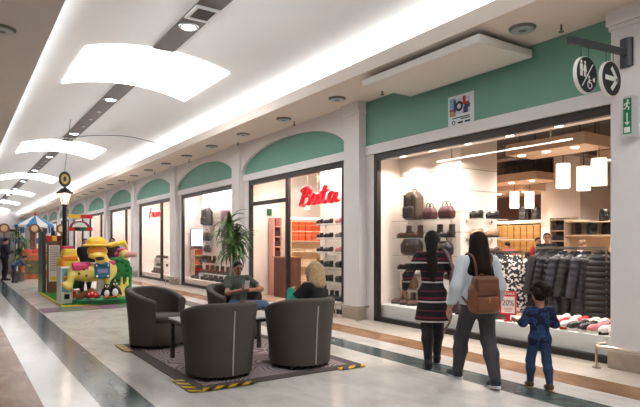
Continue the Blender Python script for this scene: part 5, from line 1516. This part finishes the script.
person('child in blue top bending forward beside the orange play booth', (1.86, 24.5, 0), R_(85), 1.2, SKIN_B, dict(lean=.9, elbowR=(.15, .5, 1.0), wristR=(.1, .7, .95), elbowL=(-.15, .5, 1.0), wristL=(-.1, .7, .95)), dict(top=mat('denim_blue_cloth', (62, 80, 112), .9), pants=mat('dark_jeans', (48, 54, 78), .9), shoe=(SHB, SOLB)), ('short', HAIRD), hs=1.2, vox=.018)
# ================================================================== the children's rides and play corner
P_Y = mat('plastic_yellow', (236, 200, 60), .3, coat=.3); P_PY = mat('plastic_pale_yellow', (236, 214, 110), .3, coat=.3); P_O = mat('plastic_orange', (236, 140, 40), .3, coat=.3)
P_G = mat('plastic_green', (30, 128, 62), .35, coat=.2); P_DG = mat('plastic_dark_green', (18, 92, 48), .4); P_T = mat('plastic_teal', (36, 112, 132), .35); P_P = mat('plastic_pink', (214, 60, 116), .35)
P_R = mat('plastic_red', (206, 34, 38), .3, coat=.3); P_K = mat('plastic_black', (26, 26, 30), .35); P_W = mat('plastic_white', (236, 236, 232), .35); P_LB = mat('plastic_light_blue', (120, 178, 206), .4); P_BR = mat('plastic_brown', (120, 74, 44), .4); P_B = mat('plastic_blue', (40, 110, 190), .4)
MATG = mat('turf_green', (58, 132, 50), .9, noise=(30, .2)); MATY = mat('mat_yellow_edge', (206, 190, 60), .7)
e = empty('play_mat', (2.95, 16.7, 0), 0, 'green play mat with yellow edge under the rides and lamp post', 'mat')
m = MB(); m.box(-.78, 1.0, -2.15, 2.25, .001, .03); m.build('mat_field', [MATG], e)
m = MB(); m.box(-.84, -.78, -2.15, 2.25, .001, .034); m.box(-.84, 1.06, -2.21, -2.15, .001, .034); m.box(1.0, 1.06, -2.15, 2.25, .001, .034); m.build('mat_edge', [MATY], e)
e = empty('foam_tiles', (2.7, 13.95, 0), 0, 'row of dull purple and green foam tiles before the green play mat', 'mat')
for i in range(7):
    m = MB(); m.box(-1.1 + i * .42, -1.1 + i * .42 + .41, -.4, .4, .001, .012)
    m.build('foam_tile', [[mat('foam_purple', (120, 96, 112), .8), mat('foam_green', (104, 124, 96), .8), mat('foam_taupe', (140, 116, 108), .8)][i % 3]], e)

# yellow rocking ride: long-bodied animal with a bird-like bill and a wide hat (generic)
e = empty('rocking_ride', (2.86, 14.75, .034), R_(-8), 'yellow animal ride with wide yellow hat, pink saddle and teal front cover', 'kiddie ride'); e.scale = (.92, .92, .98)
S = 1.0
m = MB(); secs = [(.22, 0, 0, .72, .34), (.22, 0, .10, .72, .34), (.22, 0, .14, .68, .30)]
m.loft(secs, 40, p=4); m.build('ride_base', [P_G], e, smooth=40)
m = MB(); m.box(-.3, .7, -.345, -.335, .02, .09); m.build('base_trim', [P_DG], e)
link('ride_body', bmesh_of('ride_body', [P_PY], blob([ell((-.08, 0, .80), (.56, .26, .25)), ell((.38, -.02, .84), (.26, .26, .27)), cap((-.52, -.14, .72), (-.60, -.2, .44), .11, .075), cap((-.6, -.2, .44), (-.72, -.22, .52), .07, .06), cap((.4, -.16, .66), (.36, -.2, .46), .09, .06),
     cap((-.5, .14, .72), (-.56, .2, .4), .1, .07), cap((.34, -.02, .95), (.26, -.12, 1.2), .14, .12)], .024, .09)), e)
for i, (x, y, z) in enumerate([(-.5, -.205, .72), (-.34, -.245, .78), (-.16, -.262, .72), (-.42, -.225, .88), (-.22, -.25, .88)]):
    m = MB(); m.ell((x, y, z), (.03, .015, .035), 10, 6); m.build('spot', [P_BR], e, smooth=60)
link('head', bmesh_of('head', [P_Y], blob([ell((.12, -.16, 1.33), (.26, .2, .18)), ell((.10, -.30, 1.22), (.22, .12, .09)), ell((.2, -.3, 1.12), (.13, .1, .12))], .02, .06)), e)
link('visor', bmesh_of('visor', [P_O], blob([ell((.06, -.33, 1.36), (.21, .055, .075)), ell((.2, -.31, 1.36), (.12, .06, .07))], .016, .03)), e)
link('mouth', bmesh_of('mouth', [P_K], blob([ell((.17, -.385, 1.16), (.12, .05, .055))], .014, .02)), e)
ht = link('hat', bmesh_of('hat', [P_Y], blob([ell((.1, -.12, 1.56), (.27, .24, .16)), ell((.1, -.14, 1.49), (.40, .34, .035)), cap((.46, -.2, 1.50), (.80, -.22, 1.56), .07, .06), cap((.8, -.22, 1.56), (.88, -.2, 1.44), .055, .045)], .02, .05)), e)
m = MB(); m.lathe([(.265, -.02), (.28, 0), (.265, .02)], (.1, -.12, 1.535), 32, sy=.9); m.build('hat_band', [P_O], ht, smooth=60)
link('saddle', bmesh_of('saddle', [P_P], blob([rbox((-.28, 0, 1.0), (.24, .2, .06), .05), rbox((-.3, -.2, .93), (.2, .05, .08), .04)], .018, .05)), e)
link('rear_cushion', bmesh_of('rear_cushion', [P_P], blob([rbox((.48, 0, 1.02), (.10, .2, .07), .05)], .018, .05)), e)
link('front_cover', bmesh_of('front_cover', [P_T], blob([rbox((.24, -.26, .84), (.20, .045, .20), .04), rbox((.24, -.3, 1.02), (.13, .05, .05), .04)], .018, .05)), e)
m = MB(); m.box(.11, .38, -.318, -.303, .78, .88); m.build('cover_plate', [mat('plate_lilac', (140, 130, 176), .4)], e, bevel=.004)
m = MB()
for x, z in ((.1, .98), (.38, .98), (.1, .7), (.38, .7)): m.ell((x, -.305, z), (.03, .015, .03), 10, 6)
m.build('cover_studs', [P_W], e, smooth=60)
m = MB(); m.lathe([(.13, .12), (.10, .3), (.09, .6)], (.2, 0, 0), 18); m.build('rocker_column', [P_W], e, smooth=40)
link('log', bmesh_of('log', [P_BR], blob([cap((-.35, -.2, .18), (-.02, -.24, .34), .08, .07), cap((-.1, -.2, .22), (.12, -.22, .18), .09, .07)], .018, .04)), e)
link('mushroom', bmesh_of('mushroom', [P_R], blob([ell((-.02, -.27, .24), (.16, .12, .09))], .016, .01)), e)
m = MB(); m.lathe([(.06, .13), (.05, .22)], (-.02, -.27, 0), 14); m.build('mushroom_stem', [P_W], e, smooth=40)
for x, z in ((-.1, .26), (-.02, .29), (.06, .25)): m = MB(); m.ell((x, -.36, z), (.022, .02, .022), 10, 6); m.build('mushroom_dot', [P_W], e, smooth=60)
# penguins at the foot of the ride
def penguin(x, lab, sc):
    q = empty('penguin_figure', (x, 14.46, .18), R_(-6), lab, 'figure', 'penguin figures'); q.scale = (sc,) * 3
    link('penguin_body', bmesh_of('penguin_body', [P_K], blob([ell((0, 0, .17), (.13, .11, .17)), ell((0, -.01, .36), (.09, .085, .09)), cap((-.1, 0, .24), (-.17, -.02, .08), .04, .025), cap((.1, 0, .24), (.17, -.02, .08), .04, .025)], .014, .04)), q)
    link('belly', bmesh_of('belly', [P_W], blob([ell((0, -.065, .15), (.085, .06, .12)), ell((-.03, -.07, .37), (.03, .025, .035)), ell((.03, -.07, .37), (.03, .025, .035))], .01, .01)), q)
    link('beak', bmesh_of('beak', [P_O], blob([ell((0, -.1, .33), (.03, .045, .018))], .008, .01)), q)
    link('feet', bmesh_of('feet', [P_O], blob([ell((-.06, -.06, .02), (.05, .07, .02)), ell((.06, -.06, .02), (.05, .07, .02))], .009, .01)), q)
penguin(3.34, 'black and white penguin figure standing beside the red mushroom, right one', .9)
penguin(3.14, 'smaller black and white penguin figure beside the red mushroom, left one', .78)
# green round shrub panel with a pale yellow star-shaped figure and a pink flower head
e = empty('shrub_panel', (3.58, 15.15, .001), R_(-8), 'round green plastic shrub panel at the right end of yellow ride', 'play panel')
m = MB()
P = [(.34 * math.cos(a) * (1 + .05 * math.cos(9 * a)), .86 + .32 * math.sin(a) * (1 + .05 * math.cos(9 * a))) for a in [PI * i / 40 for i in range(41)]]
P = P + [(-.34, .10), (.34, .10)]
m.prism(P, lambda u, v: (u, .06, v), lambda u, v: (u, -.06, v)); m.build('panel', [P_G], e, bevel=.02)
for i in range(13):
    a = 2 * PI * i / 12; q = 0 if i == 12 else 1; m = MB(); m.ell((.24 * q * math.cos(a), -.06, .82 + .26 * q * math.sin(a)), (.05, .02, .05), 10, 6); m.build('leaf_boss', [P_DG], e, smooth=60)
m = MB(); m.box(-.36, .36, -.12, .12, 0, .1); m.build('foot', [P_B], e, bevel=.01)
e = empty('cactus_figure', (3.6, 14.84, .03), R_(-8), 'pale yellow branching figure in front of the green shrub panel', 'figure')
link('trunk', bmesh_of('trunk', [P_PY], blob([cap((0, 0, 0), (0, 0, .3), .1, .06), cap((0, 0, .3), (-.16, 0, .42), .05, .04), cap((-.16, 0, .42), (-.17, 0, .55), .04, .025), cap((0, 0, .3), (.13, 0, .44), .05, .04), cap((.13, 0, .44), (.15, 0, .6), .04, .025), cap((0, 0, .3), (0, 0, .62), .05, .02)], .014, .04)), e)
m = MB(); m.lathe([(.13, 0), (.13, .03), (.05, .04)], (0, 0, 0), 20); m.build('foot', [P_Y], e, smooth=40)
e = empty('pony_ride', (3.62, 15.75, .034), R_(-30), 'small yellow and pink animal ride behind the green shrub panel', 'kiddie ride')
link('ride_body', bmesh_of('ride_body', [P_PY], blob([ell((0, 0, .72), (.3, .16, .18)), cap((.16, 0, .8), (.26, -.03, 1.12), .12, .1), ell((.3, -.06, 1.22), (.14, .12, .12)), cap((-.2, 0, .65), (-.22, 0, .2), .07, .06), cap((.18, 0, .65), (.2, 0, .2), .07, .06)], .02, .06)), e)
link('muzzle', bmesh_of('muzzle', [mat('plastic_blush', (236, 172, 168), .35)], blob([cap((.38, -.1, 1.2), (.6, -.16, 1.2), .09, .07)], .016, .03)), e)
link('mane', bmesh_of('mane', [P_P], blob([ell((.22, -.02, 1.32), (.14, .12, .06)), ell((.08, 0, 1.2), (.07, .09, .08)), rbox((0, 0, .9), (.16, .17, .05), .04)], .016, .04)), e)
m = MB(); m.lathe([(.3, 0), (.3, .12), (.26, .16), (.06, .18), (.06, .6)], (0, 0, 0), 24); m.build('ride_base', [P_R], e, smooth=40)
e = empty('car_ride', (2.54, 16.3, .034), R_(10), 'small orange and yellow car ride behind the blue coin box', 'kiddie ride'); e.scale = (.74, .8, 1.45)
link('car_body', bmesh_of('car_body', [P_Y], blob([rbox((0, 0, .62), (.36, .26, .18), .12), rbox((.02, 0, .8), (.24, .22, .14), .1)], .02, .05)), e)
link('bumper', bmesh_of('bumper', [P_O], blob([rbox((-.02, -.05, .76), (.28, .24, .05), .04), cap((-.36, -.24, .55), (.32, -.26, .55), .06, .06), ell((-.28, -.24, .68), (.08, .05, .08))], .016, .02)), e)
m = MB(); m.box(-.2, .2, -.02, .16, .94, .99); m.build('roof_panel', [P_P], e, bevel=.02)
for sx in (-.22, .22):
    m = MB(); m.cyl((sx, -.27, .5), (sx, -.2, .5), .11, n=20); m.build('wheel', [P_K], e, smooth=40)
m = MB(); m.lathe([(.3, 0), (.3, .14), (.1, .18), (.1, .5)], (0, 0, 0), 24); m.build('ride_base', [P_R], e, smooth=40)
e = empty('coin_box', (2.26, 15.02, .034), R_(12), 'pale blue coin box with picture panel at the left end of yellow ride', 'coin box')
m = MB(); m.box(-.15, .15, -.14, .14, 0, .92); m.build('housing', [P_W], e, bevel=.02)
m = MB(); m.box(-.125, .125, -.147, -.139, .3, .88); m.build('picture_panel', [mat('panel_blue', (104, 164, 190), .4, noise=(7, .35))], e)
m = MB(); m.box(-.06, .06, -.155, -.139, .12, .24); m.build('coin_slot', [P_K], e)
m = MB(); m.ell((-.03, -.15, .62), (.06, .015, .08), 12, 8); m.build('panel_decoration', [P_O], e, smooth=60)

# street lamp with a round badge on top
e = empty('street_lamp', (2.74, 18.2, .03), 0, 'black street lamp post with lit lantern and round badge on top', 'street lamp')
m = MB(); m.lathe([(.2, 0), (.2, .06), (.13, .12), (.11, .5), (.13, .54), (.085, .6), (.07, 1.4), (.06, 2.62), (.09, 2.66), (.05, 2.7)], (0, 0, 0), 20); m.build('post', [P_K], e, smooth=35)
ln = MB(); ln.lathe([(.10, 2.7), (.19, 3.02), (.185, 3.02), (.09, 2.71)], (0, 0, 0), 6); g_ = ln.build('lantern_glass', [mat('lantern_glow', (255, 226, 206), .4, emit=.75, ecol=(255, 210, 184))], e)
m = MB()
for i in range(6):
    a = 2 * PI * i / 6; m.cyl((.102 * math.cos(a), .102 * math.sin(a), 2.7), (.195 * math.cos(a), .195 * math.sin(a), 3.03), .012, n=6)
m.build('lantern_bars', [P_K], g_)
m = MB(); m.lathe([(.23, 3.02), (.24, 3.05), (.1, 3.18), (.03, 3.2), (.02, 3.24)], (0, 0, 0), 24); m.build('lantern_roof', [P_K], e, smooth=35)
BDG = mat('badge_green', (44, 62, 52), .5)
m = MB(); m.prism([(u * .72, v) for u, v in circle(.235)], lambda u, v: (u, .03, 3.46 + v), lambda u, v: (u, -.03, 3.46 + v)); bd = m.build('badge', [BDG], e, bevel=.008)
m = MB(); m.prism([(u * .72, v) for u, v in circle(.15)], lambda u, v: (u, -.03, 3.46 + v), lambda u, v: (u, -.036, 3.46 + v)); m.build('badge_centre', [mat('badge_gold', (206, 170, 92), .5)], bd)
m = MB(); m.ell((.0, -.04, 3.47), (.045, .01, .075), 10, 8); m.box(-.05, .05, -.045, -.036, 3.40, 3.42); m.build('badge_emblem', [BDG], bd)
pt = bpy.data.lights.new('lantern_lamp', 'POINT'); pt.energy = 6; pt.color = (1, .82, .66); pt.shadow_soft_size = .08
po = bpy.data.objects.new('lantern_lamp', pt); COL.objects.link(po); po.location = (2.74, 18.2 - .3, 2.9)

m = MB(); m.cyl((2.74, 18.2, 3.74), (2.9, 18.2, vz(2.9) - .01), .008, n=6)
tag(m.build('suspension_wire', [mat('wire_grey', (110, 108, 106), .5)]), 'thin wire hanging from the vault down to the round badge of street lamp', 'wire')
# rules board by the lamp post, its green feet and striped wall
e = empty('rules_board', (2.50, 18.6, .03), R_(4), 'tall white rules board with small text left of the lamp post', 'notice board')
m = MB(); m.box(-.20, .20, -.04, .04, 0, 1.58); m.build('board', [mat('board_brown', (120, 82, 58), .6)], e, bevel=.008)
m = MB(); m.box(-.155, .155, -.048, -.039, .34, 1.45); m.build('paper', [mat('paper_cream', (228, 218, 206), .6)], e)
m = MB(); g = random.Random(5)
for i in range(14): z = 1.38 - i * .055; m.box(-.12, -.12 + g.uniform(.16, .24), -.052, -.047, z, z + .018)
m.build('text_lines', [mat('ink_grey', (120, 110, 108), .6)], e)
m = MB(); m.box(-.12, .12, -.053, -.047, .38, .50); m.build('yellow_label', [P_Y], e)
for x0, x1, mt_ in ((-.22, -.06, P_R), (-.06, .07, P_Y), (.07, .22, mat('plastic_maroon', (130, 34, 44), .4))):
    m = MB(); m.box(x0, x1, -.06, .06, 1.58, 1.74); m.build('top_block', [mt_], e, bevel=.006)
m = MB(); m.lathe([(.05, 1.74), (.06, 1.8), (.02, 1.9)], (0, 0, 0), 12); m.build('top_knob', [P_K], e, smooth=40)
e = empty('play_fence', (2.25, 19.3, .001), R_(0), 'blue and green upright play fence panel left of the rules board', 'fence')
m = MB(); m.box(-.05, .05, -.5, .5, .55, 1.9); m.build('upper_panel', [mat('panel_teal_blue', (60, 118, 140), .5)], e, bevel=.01)
m = MB(); m.box(-.055, .055, -.52, .52, 0, .55); m.build('lower_panel', [P_G], e, bevel=.01)
m = MB()
for y in (-.5, .5): m.cyl((0, y, 0), (0, y, 2.0), .05, n=12)
m.build('fence_posts', [mat('post_brown', (96, 74, 60), .6)], e, smooth=40)
e = empty('green_panel', (3.05, 18.9, .034), 0, 'low green board standing behind the black lamp post', 'board')
m = MB(); m.box(-.35, .35, -.03, .03, .06, 1.05); m.build('panel', [P_DG], e, bevel=.01)
m = MB(); m.box(-.3, -.24, -.1, .1, 0, .06); m.box(.24, .3, -.1, .1, 0, .06); m.build('feet', [P_K], e)
# striped arch sign over the entrance of the corner
e = empty('arch_sign', (3.25, 18.7, 2.05), 0, 'striped yellow, red and black entrance arch sign beside the lamp post', 'sign')
for z0 in (.28, -.12):
    for i, mt_ in enumerate((P_Y, P_Y, P_R, P_R) if z0 > 0 else (P_R, P_K, P_DG, P_R)):
        m = MB(); m.box(-.34 + i * .18, -.34 + (i + 1) * .18, -.03, .03, z0, z0 + .12); m.build('stripe_board', [mt_], e)
m = MB()
for i in range(20):
    a, b = PI * i / 20, PI * (i + 1) / 20
    m.prism([(r * math.cos(t), r * math.sin(t) * .7) for r, t in ((.22, a), (.29, a), (.29, b), (.22, b))], lambda u, v: (u, -.025, v), lambda u, v: (u, .025, v))
m.build('arch_band', [mat('arch_maroon', (120, 60, 66), .5)], e)
m = MB(); m.prism([(.22 * math.cos(PI * i / 20), .22 * .7 * math.sin(PI * i / 20)) for i in range(21)], lambda u, v: (u, -.015, v), lambda u, v: (u, .015, v)); m.build('arch_field', [P_W], e)
for z in (.34, -.06): m = MB(); m.bar((-.34, .0, z), (-.47, -.42, z), .03, .04); m.build('bracket_arm', [P_K], e)
# mini carousel far down the mall
e = empty('mini_carousel', (3.05, 28.6, .001), 0, 'small carousel with a blue and white striped canopy', 'carousel')
m = MB(); m.lathe([(1.0, 0), (1.0, .25), (.96, .28)], (0, 0, 0), 32); m.build('platform', [mat('plastic_ochre', (176, 96, 62), .5, noise=(4, .3))], e, smooth=35)
m = MB(); n = 24
for i in range(n):
    a, b = 2 * PI * i / n, 2 * PI * (i + 1) / n
    V = [(.85 * math.cos(a), .85 * math.sin(a), 2.38), (.85 * math.cos(b), .85 * math.sin(b), 2.38), (0, 0, 2.85)]
    V += [(.85 * math.cos(a), .85 * math.sin(a), 2.26), (.85 * math.cos(b), .85 * math.sin(b), 2.26)]
    m.add(V, [(0, 1, 2), (3, 4, 1, 0)], (i // 2) % 2)
m.build('canopy', [mat('canopy_blue', (64, 140, 196), .6), P_W], e)
m = MB(); m.lathe([(.05, 2.82), (.06, 2.9), (.01, 3.0)], (0, 0, 0), 14); m.build('finial', [P_R], e, smooth=40)
for i in range(8):
    a = 2 * PI * i / 8
    m = MB()
    for j in range(8):
        m.cyl((.75 * math.cos(a), .75 * math.sin(a), .28 + j * .2475), (.75 * math.cos(a), .75 * math.sin(a), .28 + (j + 1) * .2475), .04, n=10, m=j % 2)
    m.build('pole', [P_W, P_B], e, smooth=40)
m = MB(); m.lathe([(.22, .28), (.22, 2.3)], (0, 0, 0), 18); m.build('centre_drum', [mat('drum_mixed', (196, 150, 130), .5, noise=(5, .3))], e, smooth=40)
for i in range(3):
    a = 2 * PI * i / 3 + .5
    q = link('carousel_animal', bmesh_of('carousel_animal', [[P_O, P_LB, P_PY][i]], blob([ell((0, 0, .0), (.26, .12, .14)), cap((.18, 0, .06), (.3, 0, .3), .08, .07), ell((.36, 0, .34), (.12, .07, .07)), cap((-.16, 0, -.08), (-.2, 0, -.32), .05, .04), cap((.16, 0, -.08), (.24, 0, -.3), .05, .04)], .02, .05)), e)
    q.location = (.58 * math.cos(a), .58 * math.sin(a), .85); q.rotation_euler = (0, 0, a + PI / 2)
for i, (x, y) in enumerate([(1.75, 27.9), (2.9, 27.5), (4.0, 27.5)]):
    e = empty('round_medallion', (x, y, 0), 0, 'gold round medallion on a post before the carousel, %s' % ['left one', 'middle one', 'right one'][i], 'sign', 'gold medallions')
    m = MB(); m.cyl((0, .03, 0), (0, .03, 2.05), .03, n=10); m.build('post', [mat('medallion_brass', (118, 84, 54), .4, metal=.6)], e, smooth=40)
    m = MB(); m.prism(circle(.22, 32), lambda u, v: (u, .03, 2.2 + v), lambda u, v: (u, -.03, 2.2 + v)); m.build('rim', [mat('medallion_brass', (140, 104, 66), .4)], e, bevel=.008)
    m = MB(); m.prism(circle(.14, 32), lambda u, v: (u, -.03, 2.2 + v), lambda u, v: (u, -.04, 2.2 + v)); m.build('face', [mat('medallion_face', (206, 178, 140), .5)], e)
e = empty('play_booth', (2.72, 26.9, .001), 0, 'orange and brown play booth in front of the carousel', 'booth')
m = MB(); m.box(-.42, .42, -.4, .3, 0, 1.1); m.build('booth_body', [mat('booth_orange', (186, 96, 58), .5, noise=(4, .45))], e, bevel=.03)
link('booth_top', bmesh_of('booth_top', [mat('booth_red', (190, 70, 48), .5, noise=(5, .3))], blob([ell((-.2, -.1, 1.15), (.24, .22, .16)), ell((.2, -.1, 1.12), (.24, .22, .2))], .025, .05)), e)
m = MB(); m.box(-.3, .3, -.42, -.4, .2, .8); m.build('front_panel', [mat('booth_olive', (96, 96, 60), .5, noise=(5, .4))], e)
dracaena((2.12, 25.2, 0), 'dark leafy potted plant left of the carousel far along the mall', [(-.1, 0, 2.0), (.14, 0, 1.6), (0, -.1, 1.2), (.05, .1, .9)], 9, 8, .7, 34)
e = empty('white_kiosk', (1.9, 31.5, .001), 0, 'white kiosk far along the mall behind the man in dark jacket', 'kiosk')
m = MB(); m.box(-.5, .5, -.5, .5, 0, 2.1); m.build('kiosk_body', [mat('kiosk_white', (150, 150, 154), .5)], e, bevel=.02)
m = MB(); m.box(-.3, .3, -.52, -.5, 1.1, 1.8); m.build('screen', [mat('kiosk_screen', (60, 66, 90), .3, emit=.05)], e)

# ================================================================== camera, sky light, colour management
cd = bpy.data.cameras.new('camera'); co = bpy.data.objects.new('camera', cd); COL.objects.link(co)
cd.sensor_width = 36; cd.lens = 549.0 * 36 / 640; cd.shift_y = 39.5 / 640; cd.clip_end = 300
co.location = (0, 0, H); co.rotation_euler = (PI / 2, 0, -R_(33.5))
SC.camera = co
w = bpy.data.worlds.new('world'); SC.world = w; w.use_nodes = True
w.node_tree.nodes['Background'].inputs['Color'].default_value = (.8, .85, .9, 1); w.node_tree.nodes['Background'].inputs['Strength'].default_value = .05
vs = SC.view_settings
vs.view_transform = 'Standard'; vs.look = 'None'; vs.gamma = 1; vs.use_curve_mapping = False; vs.exposure = 0.8
try:
    SC.cycles.use_denoising = True
    SC.cycles.max_bounces = 8; SC.cycles.diffuse_bounces = 4; SC.cycles.transparent_max_bounces = 16
    SC.cycles.sample_clamp_indirect = 6
except Exception:
    pass
